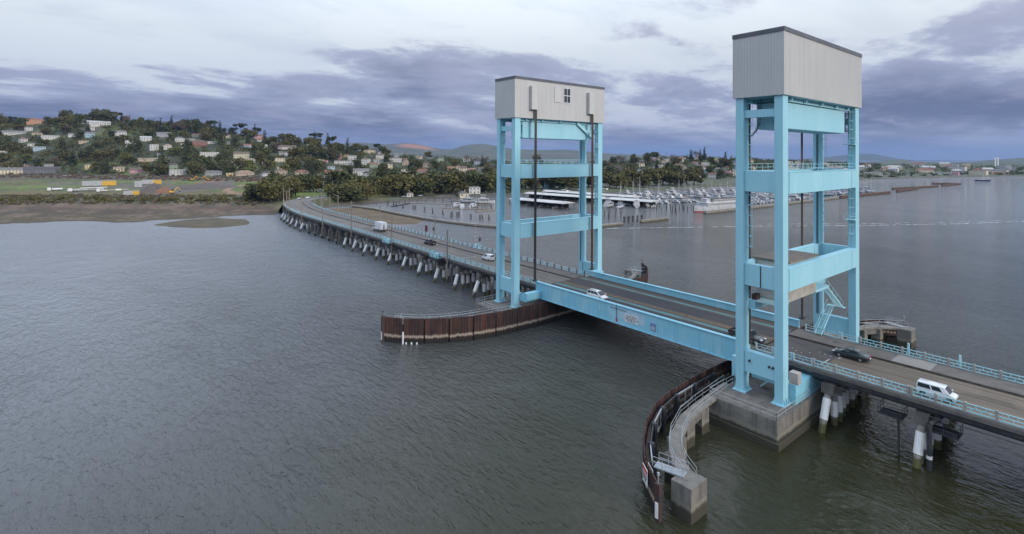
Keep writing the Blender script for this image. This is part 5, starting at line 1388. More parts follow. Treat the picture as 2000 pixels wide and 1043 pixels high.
# ------------------------------------------------------------------ boat basin: breakwater, docks, covered berths, pilings
def sheet_wall(name, label, pts, z, mat, th=.5, cap=None, group=None, pitch=1.6):
    c = pts[len(pts)//2]; T = thing(name, label, 'sea wall', (c[0], c[1], 0), group=group)
    L = []; Rr = []
    for i, p in enumerate(pts):
        a = pts[max(0, i-1)]; b = pts[min(len(pts)-1, i+1)]; d = Vector((b[0]-a[0], b[1]-a[1], 0)).normalized()
        L.append((p[0]-d.y*th/2, p[1]+d.x*th/2)); Rr.append((p[0]+d.y*th/2, p[1]-d.x*th/2))
    MB().strip(L, Rr, -2, z).build('wall_face', mat, T)
    if cap:
        off = [(l[0]+(l[0]-r[0])*cap/th/2, l[1]+(l[1]-r[1])*cap/th/2) for l, r in zip(L, Rr)]; of2 = [(r[0]+(r[0]-l[0])*cap/th/2, r[1]+(r[1]-l[1])*cap/th/2) for l, r in zip(L, Rr)]
        MB().strip(off, of2, z, z+.3).build('wall_cap', M['concrete_lt'], T)
    for a, b in zip(pts, pts[1:]):
        n = int(hypot(b[0]-a[0], b[1]-a[1])/pitch)
        if n > 60: n = 60
        for k in range(n):
            x = a[0]+(b[0]-a[0])*(k+.5)/n; y = a[1]+(b[1]-a[1])*(k+.5)/n
            link('rib', RIB[mat.name], T, Vector((x, y, 0))-T.location, atan2(b[1]-a[1], b[0]-a[0])).scale = (1, th+.35, (z-.15)/2)
    return T
BRK = tidal('breakwater_concrete', (.24, .225, .20), (.16, .15, .135), (.07, .06, .035), (.2, .19, .15), .5, .6, .2, scale=.5)
RST = tidal('rust_sea_wall', (.12, .065, .045), (.075, .045, .035), (.03, .027, .022), (.14, .11, .09), .5, .6, .2, scale=.5)
RIB = {m.name: MB().box(-.14, .14, -.5, .5, -1, 2).mesh('rib', m) for m in (BRK, RST)}
def Gw(px, y, z=0.0):
    """plan point where level z appears at this survey bearing and height"""
    d = (37.6-z)*FPX/(y-yh(px)); p = G(px, d); return (p.x, p.y)
sheet_wall('breakwater', 'long curved concrete breakwater path from the bank out past the bridge', [Gw(*q, 1.2) for q in ((690,401),(735,407),(780,416),(830,425),(880,432),(930,437.5),(975,441),(1010,442),(1050,442),(1100,441),(1150,440),(1180,438.5),(1214,435))], 1.4, BRK, 2.4, group='breakwaters of the boat basin')
sheet_wall('breakwater', 'short detached breakwater left of the steamer', [Gw(*q, 1.2) for q in ((1252,431),(1278,428),(1304,425))], 1.6, BRK, 1.6, group='breakwaters of the boat basin')
sheet_wall('sea_wall', 'pale sea wall under the old steamer', [(-152.5, 239), (-150, 300), (-149, 380), (-147, 452)], 1.9, BRK, 2.2, group='sea walls of the marina', pitch=4)
sheet_wall('sea_wall', 'rust red sea wall right of the near tower', [(-147, 458), (-144, 520), (-141, 579)], 2.6, RST, 1.6, group='sea walls of the marina', pitch=4)
sheet_wall('sea_wall', 'second rust red sea wall, farther right', [(-141.5, 605), (-143, 690), (-150, 700)], 2.6, RST, 1.6, group='sea walls of the marina', pitch=4)
sheet_wall('sea_wall', 'dark sea wall end in front of the far masts', [(-160, 660), (-146, 745), (-143, 784)], 2.4, RST, 1.6, group='sea walls of the marina', pitch=4)
sheet_wall('sea_wall', 'farthest dark sea wall on the right', [(-142, 800), (-138, 885), (-165, 860)], 2.4, RST, 1.6, group='sea walls of the marina', pitch=5)
# broken timber crib in the breakwater gap
PILE_T = MB().tube((0, 0, -2), (0, 0, 3.4), .22, 7, .19).mesh('timber', M['wood_dark'])
def piling(x, y, s, label, group, lean=(0, 0), double=False):
    o = link('mooring_pile', PILE_T, None, (x, y, 0)); o.scale = (s, s, s); o.rotation_euler = (lean[0], lean[1], R.uniform(0, 3)); setp(o, label, 'piling', group)
for k in range(5):
    x, y = Gw(1219+k*8.5, 434-k*.8)
    T = thing('timber_dolphin', 'dark broken timber crib in the breakwater gap', 'piling', (x, y, 0), group='timber cribs in the breakwater gap')
    for a, b in ((-.4, .2), (.4, -.2), (0, .5)): link('timber', PILE_T, T, (a, b, 0)).rotation_euler = (a*.35, b*.35, 0)
rows = [((758,397),(770,398),(775,400),(788,403),(808,406),(812,405),(830,410),(846,413),(866,416),(882,421),(884,419),(893,421),(897,420),(920,424),(938,426),(943,425),(956,426))]
for q in rows[0]:
    x, y = Gw(q[0], q[1]+4); dbl = R.random() < .6
    T = thing('timber_dolphin', 'dark leaning pair of mooring piles inside the breakwater', 'piling', (x, y, 0), group='mooring piles inside the breakwater')
    link('timber', PILE_T, T, (-.5, 0, 0)).rotation_euler = (0, .05, 0); t2 = link('timber', PILE_T, T, (.55, .2, 0)); t2.rotation_euler = (.05, -.28 if dbl else .02, 0); t2.scale.z = .95
for px, y in ((1166,424),(1181,423),(1189,428),(1190.5,420),(1203,422),(1213,426),(1283,411),(1293,415),(1302,411),(1310,412),(1313,417),(1319,414),(1321,418),(1327,412),(1334,409),(1343,414),(1350,408),(1336,413)):
    x, yy = Gw(px, y); piling(x, yy, R.uniform(1.1, 1.6), 'dark standing mooring pile in the open basin', 'mooring piles in the open basin', (R.uniform(-.06, .06), R.uniform(-.06, .06)))
def dock(label, a, b, w=2.2, piles=6, mat=None, name='floating_dock'):
    a = Vector((*a, 0)); b = Vector((*b, 0)); c = (a+b)/2; T = thing(name, label, 'dock', (c.x, c.y, 0), group='floating docks'); d = (b-a).normalized(); n = Vector((-d.y, d.x, 0))
    MB().bar((a.x, a.y, .35), (b.x, b.y, .35), w, .6).build('deck', mat or M['wood'], T)
    for k in range(piles):
        p = a.lerp(b, (k+.5)/piles) + n*(w/2+.2); link('pile', PILE_T, T, Vector((p.x, p.y, 0))-T.location)
dock('rusty red gangway float at the near end of the boat basin', Gw(766,404), Gw(800,398), 2.0, 3, M['rust'])
dock('long floating dock in front of the clubhouse', Gw(790,396.5), Gw(960,402), 2.2, 10)
dock('timber dock with small craft left of the far tower', Gw(865,407), Gw(965,410), 2.4, 8)
dock('short float left of the far tower', Gw(930,414), Gw(968,410.5), 2.0, 4)
dock('railed pier from the park into the basin', Gw(815,391), Gw(900,393), 2.4, 6, M['concrete'])
# covered berths
def shed(a, b, w, label, z=4.2):
    a = Vector((*a, 0)); b = Vector((*b, 0)); d = (b-a).normalized(); n = Vector((-d.y, d.x, 0)); c = (a+b)/2; L = (b-a).length
    T = thing('covered_berth', label, 'boat shed', (c.x, c.y, 0), atan2(d.y, d.x), group='covered berths')
    h = 1.1
    rf = MB().add([(-L/2, -w/2, z), (L/2, -w/2, z), (L/2, w/2, z), (-L/2, w/2, z), (-L/2, 0, z+h), (L/2, 0, z+h), (-L/2, -w/2, z-.3), (L/2, -w/2, z-.3), (L/2, w/2, z-.3), (-L/2, w/2, z-.3)],
        [(0, 1, 5, 4), (2, 3, 4, 5), (0, 4, 3), (1, 2, 5), (6, 7, 1, 0), (7, 8, 2, 1), (8, 9, 3, 2), (9, 6, 0, 3), (9, 8, 7, 6)])
    rf.build('roof', plain('berth_roof', (.50, .50, .50), .6, c2=(.38, .37, .36), scale=.12), T, world=False)
    k = int(L/6)
    for i in range(k+1):
        x = -L/2+.5 + (L-1)*i/k
        for y in (-w/2+.4, w/2-.4, 0): link('post', BPOST, T, (x, y, 0))
    MB().box(-L/2+1, L/2-1, -.7, .7, .1, .6).build('deck', M['wood'], T, world=False)
    MB().box(-L/2+.6, L/2-.6, .75, .95, .3, z-.35).build('shade_panel', M['wood_dark'], T, world=False)  # added dark panel, stands in for the shade under the berth roof
    return T
BPOST = MB().box(-.15, .15, -.15, .15, -2, 4).mesh('post', M['wood_dark'])
sheds = [((-281,183),(-228,189),14,'nearest covered boat berth with a pale low roof, seen through the far tower'),((-320,231),(-200,252),15,'long covered boat berth behind the nearest one'),((-330,262),(-235,276),14,'rear covered boat berth, its pale roof just showing')]
for a, b, w_, lb in sheds: shed(a, b, w_, lb)

# ------------------------------------------------------------------ boats
HULLW = plain('boat_white', (.45, .46, .48), .35, c2=(.32, .33, .35), scale=.4); HULLB = plain('boat_navy', (.05, .08, .16), .35); HULLR = plain('boat_red', (.30, .05, .04), .4); CANV = plain('boat_canvas_blue', (.06, .16, .38), .7); TANC = plain('boat_canvas_tan', (.35, .29, .2), .7)
ALU = plain('mast_aluminium', (.55, .56, .58), .35, .5)
def hull_mesh(L, B_, H, mats):
    st = [(-.5, .78, .95), (-.3, .95, .95), (0, 1, 1), (.25, .85, 1.08), (.42, .45, 1.18), (.5, .04, 1.25)]
    m = MB(); vs = []
    for x, w, h in st:
        for (yy, zz) in ((-.5, h), (-.42, .35), (0, -.25), (.42, .35), (.5, h)): vs.append((x*L, yy*w*B_, zz*H))
    fs = []; mi = []
    for i in range(len(st)-1):
        for j in range(4): a = i*5+j; fs.append((a, a+5, a+6, a+1))
        fs.append((i*5, i*5+4, i*5+9, i*5+5))
    fs.append((0, 1, 2, 3, 4)); m.add(vs, fs)
    return m.mesh('hull', mats)
def boat_proto(kind):
    P = []
    if kind == 'motor':
        P.append(('hull', hull_mesh(9.5, 3.2, 1.25, HULLW)))
        m = MB().add([(-2.6,-1.15,1.1),(2.3,-1.0,1.3),(2.3,1.0,1.3),(-2.6,1.15,1.1),(-2.2,-1.0,2.5),(.9,-.85,2.5),(.9,.85,2.5),(-2.2,1.0,2.5)], [(0,1,5,4),(1,2,6,5),(2,3,7,6),(3,0,4,7),(4,5,6,7)]); P.append(('cabin', m.mesh('cabin', HULLW)))
        m = MB().box(-2.0, .4, -1.16, -1.09, 1.75, 2.25).box(-2.0, .4, 1.09, 1.16, 1.75, 2.25).add([(1.02,-.8,2.4),(2.05,-.92,1.55),(2.05,.92,1.55),(1.02,.8,2.4)], [(0,1,2,3)]); P.append(('cabin_glass', m.mesh('cabin_glass', M['glass'])))
        P.append(('rail', MB().tube((4.5, 0, 1.5), (4.6, 0, 2.1), .04, 5).tube((4.6, 0, 2.1), (1.6, -1.2, 2.0), .04, 5).tube((4.6, 0, 2.1), (1.6, 1.2, 2.0), .04, 5).mesh('rail', ALU)))
    elif kind == 'cruiser':
        P.append(('hull', hull_mesh(13, 4.2, 1.7, HULLW)))
        P.append(('cabin', MB().box(-4.2, 2.6, -1.7, 1.7, 1.5, 3.2).box(-3.6, .8, -1.4, 1.4, 3.2, 3.4).mesh('cabin', HULLW)))
        P.append(('cabin_glass', MB().box(-3.8, 2.2, -1.74, -1.69, 2.2, 2.9).box(-3.8, 2.2, 1.69, 1.74, 2.2, 2.9).box(2.58, 2.64, -1.4, 1.4, 2.2, 2.95).mesh('cabin_glass', M['glass'])))
        P.append(('flying_bridge', MB().box(-2.8, .2, -1.3, 1.3, 3.41, 4.2).box(-3.2, .6, -1.4, 1.4, 5.4, 5.5).tube((-2.6, -1.2, 4.2), (-2.6, -1.2, 5.4), .05, 5).tube((-2.6, 1.2, 4.2), (-2.6, 1.2, 5.4), .05, 5).mesh('flying_bridge', HULLW)))
    elif kind in ('sail', 'sailb'):
        P.append(('hull', hull_mesh(10, 3.0, 1.1, HULLW if kind == 'sail' else HULLB)))
        P.append(('cabin', MB().add([(-1.5,-.9,1.0),(2.4,-.7,1.15),(2.4,.7,1.15),(-1.5,.9,1.0),(-1.3,-.75,1.6),(1.8,-.5,1.5),(1.8,.5,1.5),(-1.3,.75,1.6)], [(0,1,5,4),(1,2,6,5),(2,3,7,6),(3,0,4,7),(4,5,6,7)]).mesh('cabin', HULLW)))
        P.append(('mast', MB().tube((.8, 0, 1.0), (.8, 0, 14.5), .11, 6, .07).bar((.8, -1.0, 8), (.8, 1.0, 8), .05, .05).tube((.8, 0, 14.2), (4.8, 0, 1.4), .02, 4).tube((.8, 0, 14.2), (-4.8, 0, 1.3), .02, 4).mesh('mast', ALU)))
        P.append(('boom', MB().tube((.7, 0, 2.4), (-3.6, 0, 2.5), .22, 7, .14).mesh('boom', CANV if kind == 'sail' else TANC)))
    return P
BP = {k: boat_proto(k) for k in ('motor', 'cruiser', 'sail', 'sailb')}
BL = {'motor': ('motor_boat', 'white cabin motor boat'), 'cruiser': ('cabin_cruiser', 'large white cabin cruiser with a flying bridge'), 'sail': ('sailing_boat', 'white sailing boat with bare mast'), 'sailb': ('sailing_boat', 'navy hulled sailing boat with bare mast')}
BR = random.Random(9)
def boat(kind, x, y, a, s, where, group, label=None):
    nm, lb = BL[kind]; T = thing(nm, label or lb+' '+where, 'boat', (x, y, 0), a, group); T.scale = (s, s, s*BR.uniform(.92, 1.1))
    for pn, me in BP[kind]: link(pn, me, T)
    return T
def berth_row(p, q, where, group, mix, step=5.2, occ=.8, name_dock=None, both=True, s=(.85, 1.15)):
    a = Vector((*p, 0)); b = Vector((*q, 0)); d = (b-a).normalized(); n = Vector((-d.y, d.x, 0)); L = (b-a).length
    dock(name_dock or 'long finger dock '+where, p, q, 2.0, min(12, int(L/14)+2))
    k = 0; x = 3.0
    while x < L-2:
        for sd in ((-1, 1) if both else (1,)):
            if BR.random() < occ:
                c = a + d*x + n*sd*7.0; ang = atan2(n.y, n.x) + (0 if sd > 0 else pi) + BR.uniform(-.05, .05)
                boat(BR.choice(mix), c.x, c.y, ang if BR.random() < .5 else ang+pi, BR.uniform(*s), where, group)
        x += step
mixA = ('motor', 'motor', 'cruiser', 'sail'); mixB = ('sail', 'sailb', 'sail', 'motor')
berth_row(Gw(1195,400), Gw(1345,392), 'in the open berths beside the steamer', 'boats in the open berths', mixA, 6.5, .8)
berth_row(Gw(1215,388), Gw(1430,384), 'in the middle rows of the marina', 'boats in the middle rows of the marina', mixA, 6.0, .85)
berth_row(Gw(1225,380), Gw(1470,377), 'in the rear rows of the marina', 'boats in the rear rows of the marina', ('motor', 'sail', 'cruiser', 'motor'), 7.0, .85)
berth_row((-178, 300), (-176, 440), 'behind the pale sea wall', 'boats behind the pale sea wall', mixA, 6.0, .85)
berth_row((-205, 330), (-200, 470), 'behind the near tower legs', 'boats behind the near tower legs', ('motor', 'sail', 'motor'), 7.0, .8)
berth_row((-180, 470), (-170, 600), 'behind the rust red sea wall', 'boats behind the rust red sea wall', ('motor', 'sail', 'sail', 'sailb'), 6.5, .85)
berth_row((-215, 520), (-200, 690), 'in the crowded mast rows at the right', 'sailing boats in the crowded mast rows', mixB, 7.0, .8)
berth_row((-250, 560), (-225, 720), 'in the farthest mast rows', 'sailing boats in the farthest mast rows', mixB, 7.5, .8)
# boats by the sheds and left of the far tower
for px, y, k, a, lb in ((917,396,'cruiser',.6,'large white cruiser left of the far tower, at the clubhouse dock'),(948,398,'cruiser',.9,'white cruiser with a tan deck just left of the far tower'),(893,404,'motor',2.0,'small white motor boat at the timber dock'),(905,407,'motor',2.4,'small motor boat at the end of the timber dock'),(925,405,'motor',2.2,'white motor boat in the middle of the timber dock'),
      (1190,404,'cruiser',1.9,'white cruiser moored at the end of the covered berths'),(1212,406,'sail',2.0,'white sailing boat moored off the covered berths'),(1243,404,'cruiser',2.3,'black-decked cruiser moored beside the covered berths'),(1262,403,'motor',2.5,'dark workboat at the outer end of the covered berths')):
    x, yy = Gw(px, y); boat(k, x, yy, a, 1.2, '', None, lb)
for i, (a, b, w_, lb) in enumerate(sheds[:2]):
    a = Vector((*a, 0)); b = Vector((*b, 0)); d = (b-a).normalized(); n = Vector((d.y, -d.x, 0)); L = (b-a).length; x = 4
    while x < L:
        c = a + d*x + n*2.5; boat(BR.choice(('motor', 'cruiser', 'motor')), c.x, c.y, atan2(n.y, n.x), .7, 'under the %s covered berth roof' % ('nearest' if i == 0 else 'long'), 'boats under the %s covered berth' % ('nearest' if i == 0 else 'long')); x += 13
# the old white steamer
def steamer():
    T = thing('steam_ferry', 'old white double-deck passenger steamer with red waterline beside the sea wall', 'ship', (-160.5, 268, 0), radians(82) + pi)
    L = 48; st = [(-.5, .6, 1.1), (-.42, .9, 1.0), (-.2, 1, 1), (.2, 1, 1), (.38, .75, 1.08), (.46, .4, 1.15), (.5, .06, 1.22)]
    for nm, z0, z1, mt in (('waterline_band', -.6, .7, HULLR), ('hull', .7, 3.4, HULLW)):
        m = MB(); vs = []; n = len(st)
        for x, w_, h in st:
            top = z1*h if nm == 'hull' else z1; k = .92 if nm != 'hull' else 1
            vs += [(x*L, -5*w_*k, z0), (x*L, -5*w_, top), (x*L, 5*w_, top), (x*L, 5*w_*k, z0)]
        fs = []
        for i in range(n-1):
            a = 4*i; b = a+4
            for j in range(3): fs.append((a+j, b+j, b+j+1, a+j+1))
        fs.append((0, 1, 2, 3)); m.add(vs, fs); m.build(nm, mt, T, world=False)
    MB().box(-20, 15, -4.4, 4.4, 3.4, 6.0).build('lower_cabin', HULLW, T, world=False)
    MB().box(-17, 8.5, -3.8, 3.8, 6.15, 8.4).build('upper_cabin', HULLW, T, world=False)
    MB().box(-20.6, 15.6, -4.8, 4.8, 6.0, 6.15).build('deck_edge', M['white'], T, world=False)
    MB().box(-17.6, 9.1, -4.2, 4.2, 8.4, 8.6).build('roof', ROOFM['dark'], T, world=False)
    MB().box(9.5, 14, -2.2, 2.2, 6.15, 8.6).box(9.2, 14.3, -2.4, 2.4, 8.6, 8.75).build('wheelhouse', HULLW, T, world=False)
    MB().tube((-2, 0, 8.5), (-2, 0, 12), 1.1, 12, 1.0).build('funnel', HULLW, T, world=False)
    MB().tube((17, 0, 4), (17, 0, 10), .12, 6).build('mast', M['wood'], T, world=False)
    for s in (-1, 1):
        for k in range(13): link('window', WIN, T, (-15.5+k*1.95, s*3.8, 7.3), 0 if s < 0 else pi).scale = (1.3, 1, 1.2); 
        for k in range(16): link('window', WIN, T, (-18.5+k*2.1, s*4.4, 4.8), 0 if s < 0 else pi).scale = (1.2, 1, 1.1)
    for o in T.children:
        if o.name.startswith('window'): link('pane', PANE, o)
steamer()
# small ketch out on the river, far right
x, y = Gw(1919, 353.5); boat('sailb', x, y, .4, 2.0, '', None, 'lone dark ketch moored on the river at the far right')

# wake of a boat that has passed, a broken pale line on the right
def wake():
    rng = random.Random(2); m = MB()
    for line, k in ((((1180,446),(1480,441.5),(1700,440),(1850,437),(2060,430.5)), 1.0), (((1500,437.5),(1700,436.5),(1850,433.5),(2060,427.5)), .55)):
        P = [Vector((*Gw(*q), .012)) for q in line]
        for a, b in zip(P, P[1:]):
            n = int((b-a).length/.9); d = (b-a).normalized(); s = Vector((-d.y, d.x, 0))
            for i in range(n):
                if rng.random() > .62*k+.15*mnoise.noise(Vector((i*.05, k, 3))): continue
                c = a.lerp(b, i/n) + s*rng.gauss(0, .45) + Vector((0, 0, rng.uniform(0, .01))); l = rng.uniform(.6, 2.4); w_ = rng.uniform(.2, .55)
                m.add([c-d*l-s*w_*.2, c-s*w_, c+d*l+s*w_*.2, c+s*w_], [(0, 1, 2, 3)])
    setp(m.build('wake_foam', plain('foam', (.50, .52, .55), .6, c2=(.36, .38, .41), scale=.5)), 'thin broken pale wake streaks on the river at the right', 'wake', kind='stuff')
wake()
# ------------------------------------------------------------------ vehicles
def paint(name, c, rough=.28, coat=.6):
    m, t, b = newmat(name); b.inputs['Base Color'].default_value = c4(c); b.inputs['Roughness'].default_value = rough
    b.inputs['Coat Weight'].default_value = coat; b.inputs['Coat Roughness'].default_value = .08
    n = ramp(t, noise(t, 1.2, 4), .4, .7); t.links.new(mixc(t, n, c, tuple(x*.88 for x in c)), b.inputs['Base Color'])
    return m
PAINT = {'white': paint('car_white', (.68, .69, .71)), 'green': paint('car_dark_green', (.012, .022, .024)), 'black': paint('car_black', (.012, .013, .017)), 'navy': paint('car_dark_blue', (.025, .03, .045)), 'silver': paint('car_silver', (.38, .40, .42)), 'grey': paint('car_grey', (.14, .15, .16)), 'red': paint('car_red', (.30, .03, .03)), 'purple': paint('car_purple', (.05, .03, .08))}
TYRE = plain('tyre_rubber', (.015, .015, .016), .85); RIM = plain('wheel_rim', (.40, .41, .42), .35, .7); LAMP = plain('headlamp_glass', (.62, .64, .66), .12); TAIL = plain('tail_lamp', (.30, .02, .02), .2); BLK = plain('black_trim', (.018, .018, .02), .5); CGLASS = plain('car_glass', (.022, .028, .034), .06)
WMESH = {}
def wheel_mesh(r, w):
    k = (r, w)
    if k not in WMESH:
        m = MB(); m.sm = False; m.tube((0, -w/2, 0), (0, w/2, 0), r, 20); a = m.mesh('tyre', TYRE)
        m = MB(); m.tube((0, -w/2-.012, 0), (0, w/2+.012, 0), r*.62, 14); 
        b = m.mesh('rim', RIM)
        WMESH[k] = (a, b)
    return WMESH[k]
def loft(name, sts, mat, T, sub=1):
    """sts: (x, half width, z sill, z belt, z top) from rear to front"""
    m = MB(); m.sm = True; vs = []
    for x, w_, zs, zb, zt in sts:
        half = [(w_*.90, zs), (w_*.985, zs+.12), (w_, (zs+zb)/2), (w_*.975, zb-.06), (w_*.90, zb + (zt-zb)*.55), (w_*.62, zt-.015), (0, zt)]
        ring = [(x, -y, z) for y, z in half] + [(x, y, z) for y, z in reversed(half[:-1])]
        vs += ring
    n = 13; fs = []
    for i in range(len(sts)-1):
        for j in range(n-1): a = i*n+j; fs.append((a, a+n, a+n+1, a+1))
        fs.append((i*n+n-1, i*n+2*n-1, i*n+n, i*n))
    fs.append(tuple(range(n))); fs.append(tuple(range(len(vs)-1, len(vs)-n-1, -1)))
    m.add(vs, [tuple(reversed(f)) for f in fs])
    o = m.build(name, mat, T, world=False)
    if sub: s_ = o.modifiers.new('sub', 'SUBSURF'); s_.levels = sub; s_.render_levels = sub
    return o
def inset(q, a, b, c, d, off):
    """sub-rectangle of a quad (bilinear), pushed out along its normal"""
    q = [Vector(p) for p in q]; f = lambda u, v: (q[0]*(1-u)+q[1]*u)*(1-v) + (q[3]*(1-u)+q[2]*u)*v
    n = (q[1]-q[0]).cross(q[3]-q[0]).normalized()*off
    return [f(a, c)+n, f(b, c)+n, f(b, d)+n, f(a, d)+n]
def slab(m, q, th):
    n = (q[1]-q[0]).cross(q[3]-q[0]).normalized()*th
    m.add([p for p in q] + [p+n for p in q], [(3,2,1,0), (4,5,6,7), (0,1,5,4), (1,2,6,5), (2,3,7,6), (3,0,4,7)])
def car(name, label, pos, heading, spec, color, group=None, cat='car'):
    T = thing(name, label, cat, pos, heading, group)
    P = PAINT[color]
    loft('body', spec['body'], P, T, 2)
    # cabin: base and roof rectangles
    (xr, xf, zb, wb), (tr, tf, zt, wt) = spec['base'], spec['top']
    b = [(xr, -wb, zb), (xf, -wb, zb), (xf, wb, zb), (xr, wb, zb)]; t = [(tr, -wt, zt), (tf, -wt, zt), (tf, wt, zt), (tr, wt, zt)]
    m = MB(); mid = (tr+tf)/2
    vs = b + t + [(mid, -wt*.6, zt+.05), (mid, wt*.6, zt+.05)]
    m.add(vs, [(0,1,5,4), (1,2,6,5), (2,3,7,6), (3,0,4,7), (4,5,8), (5,6,9,8), (6,7,9), (7,4,8,9)])
    o = m.build('cabin', P, T, world=False); bevel(o, .06, 3); 
    for p_ in o.data.polygons: p_.use_smooth = True
    quads = {'r': [b[0], b[1], t[1], t[0]], 'l': [b[2], b[3], t[3], t[2]], 'f': [b[1], b[2], t[2], t[1]], 'b': [b[3], b[0], t[0], t[3]]}
    def win(nm, side, a, c, lo, hi):
        mm = MB(); slab(mm, inset(quads[side], a, c, lo, hi, .004), .014); mm.build(nm, CGLASS, T, world=False)
    for a, c in spec['side']: win('side_window', 'r', a, c, .14, .86); win('side_window', 'l', 1-c, 1-a, .14, .86)
    win('windshield', 'f', .06, .94, .06, .92)
    if not spec.get('norear'): win('rear_window', 'b', .10, .90, spec.get('rearlo', .12), .88)
    r, w_ = spec['wheel']; tm, rm = wheel_mesh(r, w_)
    wv = spec['track']
    for x in spec['axles']:
        for s in (-1, 1):
            ar = MB(); ar.tube((x, s*(wv+w_*.5-.05), r*1.02), (x, s*(wv+w_*.5-.015), r*1.02), r*1.16, 20); ar.build('wheel_arch', BLK, T, world=False)
            wl = link('wheel', tm, T, (x, s*wv, r)); link('rim', rm, wl)
    L0, L1 = spec['body'][0][0], spec['body'][-1][0]; hw = spec['lampw']; zl = spec['lampz']; zt_ = spec['tailz']
    for s in (-1, 1):
        bevel(MB().box(L1-.34, L1-.015, min(s*(hw-.40), s*hw), max(s*(hw-.40), s*hw), zl-.07, zl+.09).build('headlight', LAMP, T, world=False), .03, 2)
        bevel(MB().box(L0+.01, L0+.16, min(s*(hw-.24), s*(hw+.03)), max(s*(hw-.24), s*(hw+.03)), zt_-.10, zt_+.12).build('tail_light', TAIL, T, world=False), .02, 2)
        mx = xf + (tf-xf)*.12
        bevel(MB().box(mx-.10, mx+.06, min(s*(wb+.02), s*(wb+.22)), max(s*(wb+.02), s*(wb+.22)), zb+.06, zb+.20).build('mirror', P, T, world=False), .03, 2)
    MB().box(L1-.12, L1+.012, -.42, .42, zl-.24, zl-.10).build('grille', BLK, T, world=False)
    MB().box(L0-.012, L0+.05, -.26, .26, spec.get('plz', .62), spec.get('plz', .62)+.13).build('licence_plate', M['white'], T, world=False)
    MB().box(L0+.5, L1-.5, -spec['lampw']+.05, spec['lampw']-.05, .16, .30).build('underbody', BLK, T, world=False)
    if spec.get('rails'):
        for s in (-1, 1): MB().bar((tr+.2, s*wt*.86, zt+.07), (tf-.2, s*wt*.86, zt+.07), .05, .05).build('roof_rail', BLK, T, world=False)
    return T
SEDAN = dict(body=[(-2.40,.70,.42,.66,.80),(-2.30,.82,.28,.84,1.00),(-1.75,.90,.20,.90,1.05),(-.9,.91,.20,.90,.98),(.5,.91,.20,.88,.97),(1.2,.90,.20,.84,.96),(1.85,.87,.22,.74,.86),(2.28,.78,.28,.62,.72),(2.42,.62,.36,.52,.60)],
    base=(-1.72,1.15,.94,.80), top=(-.95,.30,1.44,.60), side=((.10,.46),(.50,.92)), wheel=(.325,.22), track=.79, axles=(-1.36,1.42), lampw=.74, lampz=.64, tailz=.84, rearlo=.08)
CUBE = dict(body=[(-2.0,.76,.40,.84,.96),(-1.95,.84,.25,.94,1.06),(-1.3,.855,.20,.96,1.06),(.2,.855,.20,.96,1.06),(1.0,.855,.20,.95,1.08),(1.5,.845,.22,.92,1.04),(1.86,.80,.26,.86,.96),(2.0,.70,.34,.70,.80)],
    base=(-1.94,1.42,1.0,.82), top=(-1.86,.86,1.68,.745), side=((.04,.45),(.50,.80)), wheel=(.33,.21), track=.745, axles=(-1.24,1.30), lampw=.70, lampz=.74, tailz=.62, rearlo=.2, plz=.5)
MINIV = dict(body=[(-2.42,.74,.42,.82,.94),(-2.34,.90,.26,.94,1.05),(-1.5,.96,.20,.98,1.04),(.2,.96,.20,.96,1.02),(1.0,.95,.20,.92,1.05),(1.7,.92,.22,.82,.98),(2.24,.82,.28,.68,.80),(2.42,.66,.36,.54,.64)],
    base=(-2.30,1.60,.98,.87), top=(-2.02,.45,1.70,.70), side=((.06,.30),(.33,.60),(.63,.90)), wheel=(.33,.22), track=.83, axles=(-1.42,1.50), lampw=.80, lampz=.66, tailz=1.0, rails=True)
PANELV = dict(body=[(-2.15,.76,.42,.82,.94),(-2.10,.86,.26,.94,1.06),(-1.3,.90,.20,.96,1.04),(.2,.90,.20,.94,1.02),(.95,.89,.20,.90,1.06),(1.6,.87,.22,.84,1.0),(2.05,.80,.28,.72,.84),(2.20,.66,.36,.58,.66)],
    base=(-2.10,1.35,.98,.84), top=(-2.02,.45,1.82,.72), side=((.60,.90),), wheel=(.32,.21), track=.79, axles=(-1.3,1.38), lampw=.76, lampz=.72, tailz=.95, rearlo=.34)
PICKUP = dict(body=[(-2.85,.80,.55,.80,.92),(-2.80,.92,.46,.90,1.04),(-2.0,.95,.42,.94,1.06),(-.6,.96,.40,.96,1.08),(.6,.96,.40,.94,1.06),(1.3,.95,.40,.92,1.12),(2.1,.93,.42,.88,1.06),(2.6,.86,.46,.80,.95),(2.78,.72,.52,.70,.84)],
    base=(-.75,1.55,1.02,.86), top=(-.62,.72,1.80,.70), side=((.06,.44),(.48,.90)), wheel=(.39,.26), track=.83, axles=(-1.72,1.80), lampw=.84, lampz=.86, tailz=.92, rearlo=.2)
UTE = PICKUP
